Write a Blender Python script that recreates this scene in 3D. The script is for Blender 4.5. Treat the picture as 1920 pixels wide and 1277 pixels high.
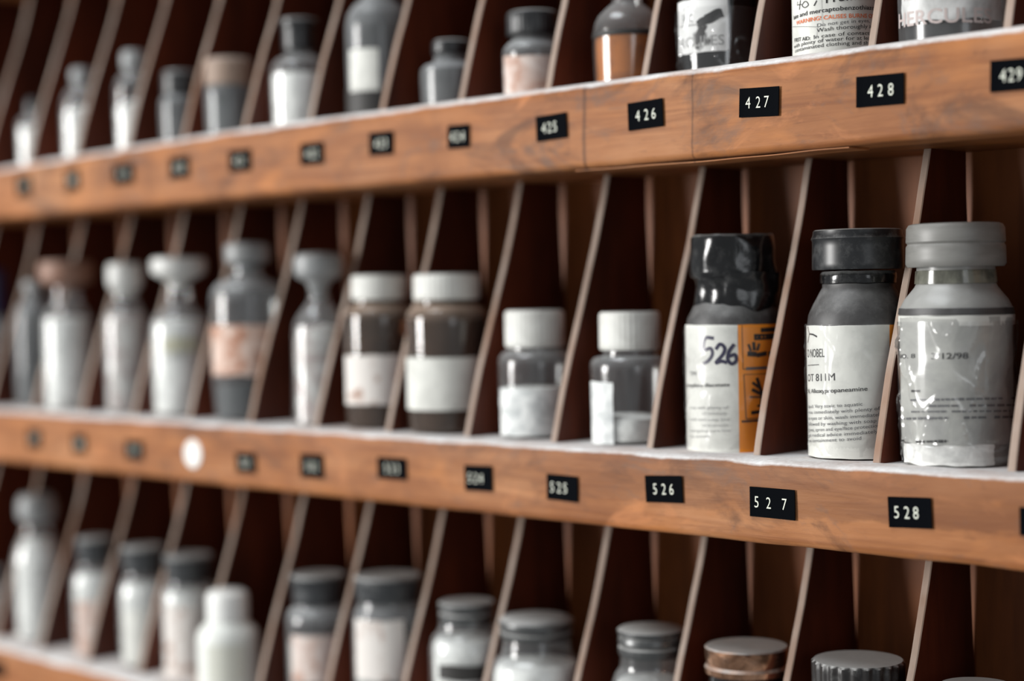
import bpy, bmesh, math, random
from mathutils import Vector, Matrix, noise
random.seed(7)
for o in list(bpy.data.objects): bpy.data.objects.remove(o, do_unlink=True)
S = 0.001                     # the numbers below are millimetres
C = bpy.context.scene.collection
scene = bpy.context.scene

# ------------------------------------------------------------------ camera
TH, F, PIT, ROLL, DIST, CX = 0.7854, 3294.88, -0.0251, -0.0172, 588.38, 396.86
cd = bpy.data.cameras.new('camera'); cam = bpy.data.objects.new('camera', cd); C.objects.link(cam)
cd.sensor_fit = 'HORIZONTAL'; cd.sensor_width = 36.0; cd.lens = F/1920*36.0
cd.clip_start = 0.01; cd.clip_end = 100
fwd = Vector((-math.sin(TH)*math.cos(PIT), math.cos(TH)*math.cos(PIT), math.sin(PIT)))
rgt = Vector((math.cos(TH), math.sin(TH), 0)); up = rgt.cross(fwd)
c_, s_ = math.cos(ROLL), math.sin(ROLL)
r2 = rgt*c_ + up*s_; u2 = up*c_ - rgt*s_
cam.matrix_world = Matrix(((r2.x, u2.x, -fwd.x, CX*S), (r2.y, u2.y, -fwd.y, -DIST*S), (r2.z, u2.z, -fwd.z, 0), (0, 0, 0, 1)))
scene.camera = cam
cd.dof.use_dof = True
cd.dof.focus_distance = 0.722
cd.dof.aperture_fstop = 3.2
cd.dof.aperture_blades = 8

# ------------------------------------------------------------------ world, daylight and added fill
w = bpy.data.worlds.new('room_light'); scene.world = w; w.use_nodes = True
bg = w.node_tree.nodes['Background']; bg.inputs[0].default_value = (0.93, 0.97, 1.0, 1); bg.inputs[1].default_value = 0.24
def area(name, loc, target, sx, sy, power, col):
    l = bpy.data.lights.new(name, 'AREA'); l.shape = 'RECTANGLE'; l.size = sx; l.size_y = sy; l.energy = power; l.color = col
    o = bpy.data.objects.new(name, l); C.objects.link(o); o.location = loc
    o.rotation_euler = (Vector(target)-Vector(loc)).to_track_quat('-Z', 'Y').to_euler()
    return o
area('window_light_left', (-2.25, -2.65, 0.40), (-0.15, 0, 0), 0.8, 1.2, 92, (1.0, 0.985, 0.96))
area('fill_light_right', (3.0, -1.7, 0.5), (0, 0, 0), 0.8, 1.2, 5, (0.92, 0.96, 1.0))  # weak fill lamp added on the right; no window stands there
area('ceiling_light', (-0.6, -1.0, 2.1), (-0.3, 0, 0), 1.4, 0.8, 26, (0.93, 0.97, 1.0))
scene.view_settings.view_transform = 'Standard'; scene.view_settings.look = 'None'
scene.view_settings.gamma = 1.0; scene.view_settings.use_curve_mapping = False
scene.view_settings.exposure = 0.45

# ------------------------------------------------------------------ materials
def srgb(c):
    return tuple(((v/255)/12.92 if v/255 <= 0.04045 else (((v/255)+0.055)/1.055)**2.4) for v in c) + (1.0,)
class NT:
    def __init__(s, name):
        s.m = bpy.data.materials.new(name); s.m.use_nodes = True; s.t = s.m.node_tree; s.t.nodes.clear()
        s.out = s.n('ShaderNodeOutputMaterial')
    def n(s, typ, **kw):
        x = s.t.nodes.new(typ)
        for k, v in kw.items(): setattr(x, k, v)
        return x
    def l(s, a, b): s.t.links.new(a, b)
    def coord(s, scale=(1, 1, 1)):
        if not hasattr(s, 'tc'): s.tc = s.n('ShaderNodeTexCoord')
        m = s.n('ShaderNodeMapping'); s.l(s.tc.outputs['Object'], m.inputs[0]); m.inputs['Scale'].default_value = scale
        return m.outputs[0]
    def noise(s, scale, detail=4, rough=0.55, vec=(1, 1, 1), dist=0):
        x = s.n('ShaderNodeTexNoise'); x.inputs['Scale'].default_value = scale; x.inputs['Detail'].default_value = detail
        x.inputs['Roughness'].default_value = rough; x.inputs['Distortion'].default_value = dist
        s.l(s.coord(vec), x.inputs['Vector']); return x.outputs[0]
    def ramp(s, fac, stops):
        r = s.n('ShaderNodeValToRGB'); s.l(fac, r.inputs[0]); e = r.color_ramp.elements
        while len(e) < len(stops): e.new(0.5)
        for k, (p, c) in enumerate(stops):
            e[k].position = p; e[k].color = c if len(c) == 4 else c
        return r.outputs[0]
    def mix(s, fac, a, b):
        x = s.n('ShaderNodeMix', data_type='RGBA')
        for sock, v in ((x.inputs[0], fac), (x.inputs[6], a), (x.inputs[7], b)):
            if isinstance(v, (int, float, tuple)): sock.default_value = v
            else: s.l(v, sock)
        return x.outputs[2]
    def math(s, op, a, b=0.0, clamp=False):
        x = s.n('ShaderNodeMath', operation=op); x.use_clamp = clamp
        for sock, v in ((x.inputs[0], a), (x.inputs[1], b)):
            if isinstance(v, (int, float)): sock.default_value = v
            else: s.l(v, sock)
        return x.outputs[0]
    def bsdf(s, col, rough=0.6, metal=0.0, spec=0.5, bump=None, bstr=0.3, bdist=0.0005):
        b = s.n('ShaderNodeBsdfPrincipled')
        for nme, v in (('Base Color', col), ('Roughness', rough), ('Metallic', metal), ('Specular IOR Level', spec)):
            if isinstance(v, (int, float, tuple)): b.inputs[nme].default_value = v
            else: s.l(v, b.inputs[nme])
        if bump is not None:
            bp = s.n('ShaderNodeBump'); bp.inputs['Strength'].default_value = bstr; bp.inputs['Distance'].default_value = bdist
            s.l(bump, bp.inputs['Height']); s.l(bp.outputs[0], b.inputs['Normal'])
        return b.outputs[0]
    def up(s):                                    # how much a surface faces upward, where dust settles
        g = s.n('ShaderNodeNewGeometry'); x = s.n('ShaderNodeSeparateXYZ'); s.l(g.outputs['Normal'], x.inputs[0]); return x.outputs[2]
    def done(s, sh): s.l(sh, s.out.inputs[0]); return s.m
G = lambda v: (v, v, v, 1)

def m_shelf():
    t = NT('shelf_wood')
    big = t.noise(9, 4, 0.6, (1, 1, 2.2)); grain = t.noise(60, 6, 0.65, (0.12, 1, 2.4), 0.6); fine = t.noise(420, 4, 0.6, (0.25, 1, 1))
    blot = t.noise(26, 5, 0.62, (0.8, 1, 1.6), 0.8)
    base = t.ramp(big, [(0.30, srgb((134, 82, 44))), (0.5, srgb((160, 104, 62))), (0.72, srgb((180, 128, 88)))])
    base = t.mix(t.math('MULTIPLY', t.ramp(grain, [(0.42, G(0)), (0.62, G(1))]), 0.6), base, srgb((112, 62, 32)))
    base = t.mix(t.math('MULTIPLY', t.ramp(blot, [(0.54, G(0)), (0.66, G(1))]), 0.65), base, srgb((86, 54, 36)))
    base = t.mix(t.math('MULTIPLY', t.ramp(blot, [(0.30, G(1)), (0.42, G(0))]), 0.55), base, srgb((196, 128, 80)))
    base = t.mix(t.math('MULTIPLY', t.ramp(fine, [(0.60, G(0)), (0.72, G(1))]), 0.3), base, srgb((92, 60, 42)))
    sx = t.n('ShaderNodeSeparateXYZ'); t.l(t.coord(), sx.inputs[0])          # old stain along the upper half of the middle shelf front
    zl = t.math('ADD', sx.outputs[2], t.math('MULTIPLY', t.math('SUBTRACT', t.noise(22, 5, 0.65, (1, 1, 1)), 0.5), 0.014))
    st = t.math('MULTIPLY', t.math('MULTIPLY', t.math('SUBTRACT', zl, -0.0925), 700.0, True), t.math('LESS_THAN', sx.outputs[2], 0.0))
    st = t.math('MULTIPLY', st, t.math('MULTIPLY', t.math('ADD', sx.outputs[0], 0.30), 5.0, True))
    base = t.mix(t.math('MULTIPLY', st, 0.42), base, srgb((104, 64, 40)))
    sm = t.noise(34, 5, 0.7, (0.7, 1, 1.3), 1.2); hot = t.noise(19, 4, 0.6, (0.8, 1, 1.5), 0.5)
    base = t.mix(t.math('MULTIPLY', t.ramp(sm, [(0.55, G(0)), (0.68, G(1))]), 0.45), base, srgb((98, 82, 74)))
    base = t.mix(t.math('MULTIPLY', t.ramp(hot, [(0.56, G(0)), (0.70, G(1))]), 0.36), base, srgb((196, 124, 62)))
    # two board joints / scratches that cross the front
    g = t.n('ShaderNodeSeparateXYZ'); t.l(t.coord(), g.inputs[0])
    wob = t.noise(40, 3); 
    for x0, w0, k in ((-0.143, 0.0016, 0.75), (-0.080, 0.0008, 0.6)):
        d = t.math('ABSOLUTE', t.math('SUBTRACT', t.math('ADD', g.outputs[0], t.math('MULTIPLY', t.math('SUBTRACT', wob, 0.5), 0.004)), x0))
        f = t.math('MULTIPLY', t.math('SUBTRACT', 1.0, t.math('DIVIDE', d, w0), True), k)
        f = t.math('MULTIPLY', f, t.math('GREATER_THAN', g.outputs[2], 0.0))
        base = t.mix(f, base, srgb((58, 34, 22)))
    dn = t.noise(70, 5, 0.7, (0.5, 1, 1)); dfine = t.noise(500, 3)
    dust = t.math('ADD', t.up(), t.math('MULTIPLY', t.math('SUBTRACT', dn, 0.5), 0.6))
    dust = t.ramp(dust, [(0.36, G(0)), (0.66, G(1))])
    dc = t.mix(dfine, srgb((186, 184, 182)), srgb((238, 238, 238)))
    col = t.mix(t.math('MULTIPLY', dust, t.math('ADD', 0.62, t.math('MULTIPLY', t.ramp(dn, [(0.35, G(0)), (0.6, G(1))]), 0.34))), base, dc)
    rough = t.math('ADD', t.math('MULTIPLY', dust, 0.35), 0.56)
    bmp = t.math('ADD', t.math('MULTIPLY', grain, 0.6), t.math('MULTIPLY', fine, 0.35))
    return t.done(t.bsdf(col, rough, spec=0.2, bump=bmp, bstr=0.5, bdist=0.0006))
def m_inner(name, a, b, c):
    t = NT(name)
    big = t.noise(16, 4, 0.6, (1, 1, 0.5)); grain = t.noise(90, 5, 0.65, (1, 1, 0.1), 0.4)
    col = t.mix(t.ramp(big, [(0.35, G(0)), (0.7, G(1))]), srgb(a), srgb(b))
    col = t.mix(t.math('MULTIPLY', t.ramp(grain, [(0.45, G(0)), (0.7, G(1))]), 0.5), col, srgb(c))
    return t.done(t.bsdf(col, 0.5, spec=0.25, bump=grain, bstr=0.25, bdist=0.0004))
def m_edge():
    t = NT('divider_raw_edge')
    n1 = t.noise(120, 4, 0.6, (1, 1, 0.3)); n2 = t.noise(18, 3)
    col = t.mix(n1, srgb((138, 113, 96)), srgb((180, 166, 156))); col = t.mix(t.math('MULTIPLY', t.ramp(n2, [(0.5, G(0)), (0.7, G(1))]), 0.6), col, srgb((136, 96, 70)))
    return t.done(t.bsdf(col, 0.8, spec=0.15, bump=n1, bstr=0.3))
def plain(name, col, rough=0.5, metal=0.0, spec=0.5, var=None, vscale=60, lo=0.4, hi=0.65, dust=0.0, bstr=0.0, vvec=(1, 1, 1)):
    t = NT(name); c = srgb(col); n1 = t.noise(vscale, 5, 0.6, vvec, 0.5)
    if var: c = t.mix(t.ramp(n1, [(lo, G(0)), (hi, G(1))]), c, srgb(var))
    else: c = t.mix(t.math('MULTIPLY', n1, 0.35), c, tuple(v*0.8 for v in c[:3])+(1,))
    r = rough; me = metal
    if dust:
        n2 = t.noise(150, 4, 0.7)
        f = t.math('ADD', t.math('MULTIPLY', t.up(), 0.9), t.math('MULTIPLY', t.math('SUBTRACT', n2, 0.5), 0.5))
        f = t.math('MULTIPLY', t.ramp(f, [(0.25, G(0)), (0.75, G(1))]), dust)
        f = t.math('ADD', f, t.math('MULTIPLY', t.ramp(n2, [(0.5, G(0)), (0.8, G(1))]), dust*0.18), True)
        c = t.mix(f, c, srgb((176, 176, 174)))
        r = t.math('ADD', t.math('MULTIPLY', f, 0.8-rough), rough)
        me = t.math('MULTIPLY', t.math('SUBTRACT', 1.0, f), metal)
    return t.done(t.bsdf(c, r, me, spec, bump=n1 if bstr else None, bstr=bstr))
def m_glass(name, tint, dustcol, dust, rough=0.08, streak=0.5, updust=0.75, base_refl=0.06):
    t = NT(name)
    tr = t.n('ShaderNodeBsdfTransparent'); tr.inputs[0].default_value = srgb(tint)
    gl = t.n('ShaderNodeBsdfGlossy'); gl.inputs['Roughness'].default_value = rough; gl.inputs[0].default_value = (1, 1, 1, 1)
    ge = t.n('ShaderNodeNewGeometry'); vd = t.n('ShaderNodeVectorMath', operation='DOT_PRODUCT'); t.l(ge.outputs['Incoming'], vd.inputs[0]); t.l(ge.outputs['Normal'], vd.inputs[1])
    fz = t.math('POWER', t.math('SUBTRACT', 1.0, t.math('ABSOLUTE', vd.outputs['Value']), True), 4.0)      # thin pane reflectance
    mx = t.n('ShaderNodeMixShader'); t.l(t.math('ADD', t.math('MULTIPLY', fz, 0.8), base_refl, True), mx.inputs[0]); t.l(tr.outputs[0], mx.inputs[1]); t.l(gl.outputs[0], mx.inputs[2])
    df = t.n('ShaderNodeBsdfDiffuse'); df.inputs[0].default_value = srgb(dustcol)
    n1 = t.noise(70, 5, 0.65, (1, 1, 0.6)); f = t.ramp(n1, [(0.35, G(0)), (0.75, G(1))])
    upf = t.math('MULTIPLY', t.math('MAXIMUM', t.up(), 0.0), updust)
    f = t.math('ADD', t.math('ADD', t.math('MULTIPLY', f, dust*streak), dust*(1-streak*0.5)), upf, True)
    m2 = t.n('ShaderNodeMixShader'); t.l(f, m2.inputs[0]); t.l(mx.outputs[0], m2.inputs[1]); t.l(df.outputs[0], m2.inputs[2])
    return t.done(m2.outputs[0])
M = {}
M['shelf'] = m_shelf()
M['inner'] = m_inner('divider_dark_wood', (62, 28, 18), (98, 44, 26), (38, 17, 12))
M['back'] = m_inner('back_panel_wood', (116, 66, 34), (156, 92, 48), (78, 40, 22))
M['edge'] = m_edge()
M['glass'] = m_glass('dusty_clear_glass', (242, 245, 245), (165, 167, 168), 0.15, 0.17)
M['clean_glass'] = m_glass('clear_glass', (250, 251, 251), (196, 198, 198), 0.06, 0.17, 0.5, 0.3)
M['neck'] = plain('dark_bottle_neck', (84, 84, 76), 0.15, var=(120, 120, 108), vscale=80, lo=.45, hi=.6)
M['grey_glass'] = m_glass('dusty_grey_glass', (150, 154, 155), (140, 142, 143), 0.42, 0.2)
M['brown_glass'] = m_glass('brown_glass', (142, 112, 92), (160, 140, 125), 0.14)
M['black_glass'] = m_glass('near_black_glass', (40, 38, 38), (90, 90, 90), 0.05)
M['film'] = m_glass('clear_film', (250, 250, 250), (220, 220, 220), 0.02, 0.13, 0.5, 0.1, 0.06)
M['film_thin'] = m_glass('thin_clear_film', (252, 252, 252), (220, 220, 220), 0.015, 0.2, 0.5, 0.1, 0.02)
M['cloudy'] = plain('cloudy_grey_plastic', (150, 150, 147), 0.3, var=(124, 124, 121), vscale=40, dust=0.3)
M['white_plastic'] = plain('white_canister', (214, 214, 210), 0.5, dust=0.3)
M['white_plastic2'] = plain('white_plastic_body', (226, 228, 222), 0.5)
M['white_bright'] = plain('bright_white_plastic', (238, 238, 234), 0.45)
M['dark_plastic'] = plain('dark_grey_plastic', (74, 73, 73), 0.5, var=(44, 42, 41), vscale=38, dust=0.35)
M['black_plastic'] = plain('black_cap_plastic', (30, 31, 33), 0.35, dust=0.75)
M['black_gloss'] = plain('black_tape', (20, 20, 21), 0.16, dust=0.5, bstr=0.5, vscale=110)
M['grey_cap'] = plain('grey_cap_plastic', (128, 127, 123), 0.45, var=(108, 107, 103), dust=0.4, vvec=(.4, .4, 2))
M['white_cap'] = plain('dusty_white_cap', (216, 216, 210), 0.55, var=(182, 180, 174), vscale=55, lo=.45, hi=.75, dust=0.4)
M['brown_cap'] = plain('brown_stopper', (142, 106, 88), 0.5, dust=0.4)
M['blue_cap'] = plain('dark_blue_cap', (22, 22, 66), 0.4)
M['tan_cap'] = plain('pale_brown_lid', (150, 128, 112), 0.6, dust=0.3)
M['frost'] = plain('frosted_glass_stopper', (148, 150, 150), 0.4, dust=0.3)
M['frost_pale'] = plain('pale_glass_stopper', (212, 212, 208), 0.4, dust=0.2)
M['cork'] = plain('cork', (150, 110, 76), 0.8)
M['brass'] = plain('tarnished_brass', (196, 150, 120), 0.24, metal=0.9, var=(92, 62, 44), vscale=75, dust=0.85, bstr=0.4)
M['metal_lid'] = plain('grey_metal_lid', (92, 93, 93), 0.34, metal=0.6, dust=0.85)
M['dark_metal'] = plain('dark_metal_lid', (62, 64, 66), 0.4, metal=0.3, dust=0.8)
M['black_ribbed'] = plain('black_ribbed_lid', (34, 31, 30), 0.4, dust=0.95)
M['powder_white'] = plain('white_powder', (242, 242, 238), 0.95, var=(205, 205, 202), vscale=120, spec=0.1, bstr=0.6)
M['powder_pale'] = plain('pale_powder', (208, 208, 204), 0.95, var=(166, 150, 146), vscale=90, spec=0.1, bstr=0.5)
M['powder_grey'] = plain('grey_powder', (206, 206, 200), 0.95, spec=0.1)
M['powder_brown'] = plain('brown_contents', (58, 40, 30), 0.8, var=(120, 96, 78), vscale=65, lo=.5, hi=.75, vvec=(1, 1, .4))
M['powder_black'] = plain('dark_contents', (44, 46, 48), 0.7)
M['amber'] = plain('amber_liquid', (178, 104, 36), 0.08, var=(92, 50, 18), vscale=55, lo=.5, hi=.75)
M['label_white'] = plain('white_paper', (216, 216, 209), 0.6, var=(174, 174, 168), vscale=48, lo=.45, hi=.8, bstr=.3)
M['label_grey'] = plain('aged_grey_paper', (176, 176, 170), 0.6, var=(140, 140, 137), vscale=38, bstr=.3)
M['label_frost'] = plain('frosted_paper', (218, 218, 216), 0.5, var=(160, 160, 158), vscale=45)
M['label_smudge'] = plain('smudged_paper', (226, 228, 226), 0.7, var=(180, 184, 184), vscale=110)
M['label_stain'] = plain('stained_paper', (220, 214, 208), 0.7, var=(150, 110, 88), vscale=85, lo=.52, hi=.68)
M['label_rust'] = plain('rust_stained_paper', (214, 190, 176), 0.7, var=(160, 92, 50), vscale=70, lo=.42, hi=.6)
M['label_yellow'] = plain('yellowed_paper', (186, 184, 162), 0.7)
M['label_pink'] = plain('pinkish_paper', (214, 200, 192), 0.7, var=(178, 140, 122), vscale=90)
M['label_torn'] = plain('torn_paper', (222, 222, 220), 0.6, var=(38, 36, 35), vscale=52, lo=.56, hi=.60)
M['label_dark'] = plain('dark_band_paper', (44, 42, 40), 0.6)
M['label_cream'] = plain('cream_paper', (214, 214, 202), 0.6)
M['orange'] = plain('orange_paper', (246, 148, 30), 0.5, bstr=.2)
M['tag'] = plain('black_tape_tag', (7, 9, 13), 0.7, spec=0.02)
M['digit'] = plain('embossed_digit', (226, 228, 212), 0.6)
M['ink_black'] = plain('black_ink', (22, 20, 20), 0.6)
M['ink_grey'] = plain('grey_ink', (88, 88, 90), 0.6)
M['ink_pale'] = plain('faded_ink', (158, 158, 156), 0.6)
M['ink_orange'] = plain('orange_ink', (224, 110, 52), 0.6)
M['ink_rose'] = plain('rose_grey_ink', (186, 172, 168), 0.6)
M['ink_marker'] = plain('blue_black_marker', (34, 30, 62), 0.5)

# ------------------------------------------------------------------ helpers
def obj(name, bm, mats, parent=None, loc=(0, 0, 0), smooth=True):
    me = bpy.data.meshes.new(name)
    bmesh.ops.recalc_face_normals(bm, faces=bm.faces) if smooth != 'keep' else None
    bm.to_mesh(me); bm.free()
    for m in (mats if isinstance(mats, (list, tuple)) else [mats]): me.materials.append(m)
    if smooth:
        for p in me.polygons: p.use_smooth = True
        try: me.set_sharp_from_angle(angle=math.radians(38))
        except Exception: pass
    o = bpy.data.objects.new(name, me); C.objects.link(o); o.location = loc
    if parent: o.parent = parent
    return o
def thing(name, label, cat, loc=(0, 0, 0), group=None):
    o = bpy.data.objects.new(name, None); C.objects.link(o); o.location = loc; o.empty_display_size = 0.01
    o['label'] = label; o['category'] = cat
    if group: o['group'] = group
    return o
def lathe(prof, seg=72, close=True, rib=0.0, nrib=36, wob=0.0, seed=0.0, subdiv=0):
    bm = bmesh.new(); rings = []
    if subdiv:
        q = []
        for (a, b) in zip(prof, prof[1:]):
            n = max(1, int(math.hypot(b[0]-a[0], b[1]-a[1])/subdiv))
            for i in range(n): q.append((a[0]+(b[0]-a[0])*i/n, a[1]+(b[1]-a[1])*i/n))
        prof = q+[tuple(prof[-1])]
    for i, (z, r) in enumerate(prof):
        if r < 0.05: rings.append([bm.verts.new((0, 0, z*S))]); continue
        ring = []
        for k in range(seg):
            a = 2*math.pi*k/seg; rr = r
            if rib and 0 < i < len(prof)-1: rr += rib*(0.5+0.5*math.cos(nrib*a))-rib*0.5
            zz = z
            if wob:
                v = noise.noise(Vector((math.cos(a)*2.2, math.sin(a)*2.2, z*0.12+seed*7)))
                rr += wob*v; zz += wob*0.6*noise.noise(Vector((math.cos(a)*2.5+9, math.sin(a)*2.5, z*0.1+seed*5)))
            ring.append(bm.verts.new((rr*math.cos(a)*S, rr*math.sin(a)*S, zz*S)))
        rings.append(ring)
    for A, B in zip(rings, rings[1:]):
        if len(A) == 1 and len(B) == 1: continue
        if len(A) == 1:
            for k in range(seg): bm.faces.new((A[0], B[(k+1) % seg], B[k]))
        elif len(B) == 1:
            for k in range(seg): bm.faces.new((A[k], A[(k+1) % seg], B[0]))
        else:
            for k in range(seg): bm.faces.new((A[k], A[(k+1) % seg], B[(k+1) % seg], B[k]))
    if close:
        for R in (rings[0], rings[-1]):
            if len(R) > 2: bm.faces.new(R)
    return bm
def rad(prof, z):
    for (a, ra), (b, rb) in zip(prof, prof[1:]):
        if (a <= z <= b) or (b <= z <= a):
            return ra+(rb-ra)*((z-a)/(b-a) if b != a else 0)
    return prof[-1][1]
def patch(prof, z0, z1, a0, a1, off=0.25, th=0.15, ragged=0.0, seed=0):
    """a paper label wrapped on the bottle, with a thickness of its own"""
    bm = bmesh.new(); na = max(6, int(abs(a1-a0)/4)); nz = 14; grid = []
    for layer in (off, off+th):
        g = []
        for i in range(nz+1):
            row = []
            for j in range(na+1):
                u, v = j/na, i/nz
                z = z0+(z1-z0)*v; a = math.radians(a0+(a1-a0)*u)
                if ragged:
                    z += ragged*noise.noise(Vector((u*5, seed, v*1.5)))*(1 if v in (0, 1) else 0.2)
                    a += math.radians(ragged*2.0*noise.noise(Vector((v*5, seed+4, 0))))*(1 if u in (0, 1) else 0.1)
                r = max(rad(prof, z), rad(prof, z0+0.5*(z1-z0)))+layer
                row.append(bm.verts.new((r*math.cos(a)*S, r*math.sin(a)*S, z*S)))
            g.append(row)
        grid.append(g)
    A, B = grid
    for i in range(nz):
        for j in range(na):
            bm.faces.new((B[i][j], B[i][j+1], B[i+1][j+1], B[i+1][j]))
            bm.faces.new((A[i][j], A[i+1][j], A[i+1][j+1], A[i][j+1]))
    for j in range(na):
        bm.faces.new((A[0][j], A[0][j+1], B[0][j+1], B[0][j])); bm.faces.new((A[nz][j+1], A[nz][j], B[nz][j], B[nz][j+1]))
    for i in range(nz):
        bm.faces.new((A[i+1][0], A[i][0], B[i][0], B[i+1][0])); bm.faces.new((A[i][na], A[i+1][na], B[i+1][na], B[i][na]))
    return bm
_tc = {}
def text_geo(s, bold):
    """letters as 2D outline mesh: vertices (x 0..w, y) and faces, cap height about 0.7"""
    if (s, bold) in _tc: return _tc[(s, bold)]
    cu = bpy.data.curves.new('t', 'FONT'); cu.body = s; cu.size = 1.0; cu.resolution_u = 3
    if bold: cu.offset = 0.012*float(bold)
    o = bpy.data.objects.new('t', cu); C.objects.link(o)
    bpy.context.view_layer.update()
    me = bpy.data.meshes.new_from_object(o.evaluated_get(bpy.context.evaluated_depsgraph_get()))
    vs = [(v.co.x, v.co.y) for v in me.vertices]; fs = [tuple(p.vertices) for p in me.polygons]
    bpy.data.objects.remove(o, do_unlink=True); bpy.data.curves.remove(cu); bpy.data.meshes.remove(me)
    _tc[(s, bold)] = (vs, fs); return vs, fs
def write(items, R, off):
    """ink lying on a label of radius R: words and pen strokes; returns a bmesh and its materials"""
    bm = bmesh.new(); names = []
    def mi(k):
        if k not in names: names.append(k)
        return names.index(k)
    for n, it in enumerate(items):
        rr = R+off+0.004*n
        if it[0] == 't':
            _, s, a0, z0, a1, z1, h, mat, bold = it
            vs, fs = text_geo(s, bold); x0 = min(v[0] for v in vs); w = max(v[0] for v in vs)-x0
            out = []
            for x, y in vs:
                u = (x-x0)/w; a = math.radians(a0+(a1-a0)*u); z = z0+(z1-z0)*u+y*h/0.71
                out.append(bm.verts.new((rr*math.cos(a)*S, rr*math.sin(a)*S, z*S)))
            for f in fs:
                try: q = bm.faces.new([out[i] for i in f]); q.material_index = mi(mat)
                except ValueError: pass
        else:
            _, pts, w, mat = it
            P = [Vector((math.radians(a)*R, z)) for a, z in pts]
            if len(P) > 2:                      # rounded pen strokes
                Q = []
                ext = [P[0]*2-P[1]]+P+[P[-1]*2-P[-2]]
                for i in range(1, len(ext)-2):
                    p0, p1, p2, p3 = ext[i-1:i+3]
                    for k in range(6):
                        t = k/6; Q.append(0.5*((2*p1)+(p2-p0)*t+(2*p0-5*p1+4*p2-p3)*t*t+(3*p1-p0-3*p2+p3)*t**3))
                Q.append(P[-1]); P = Q if len(pts) > 3 else P
            else:
                n_ = max(1, int((P[1]-P[0]).length/1.5)); P = [P[0]+(P[1]-P[0])*i/n_ for i in range(n_+1)]
            prev = None
            for i, p in enumerate(P):
                d = (P[min(i+1, len(P)-1)]-P[max(i-1, 0)]).normalized(); nn = Vector((-d.y, d.x))*w/2
                pr = []
                for q in (p-nn, p+nn):
                    a = q.x/R; pr.append(bm.verts.new((rr*math.cos(a)*S, rr*math.sin(a)*S, q.y*S)))
                if prev:
                    f = bm.faces.new((prev[0], pr[0], pr[1], prev[1])); f.material_index = mi(mat)
                prev = pr
    return bm, [M[k] for k in names]
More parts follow.
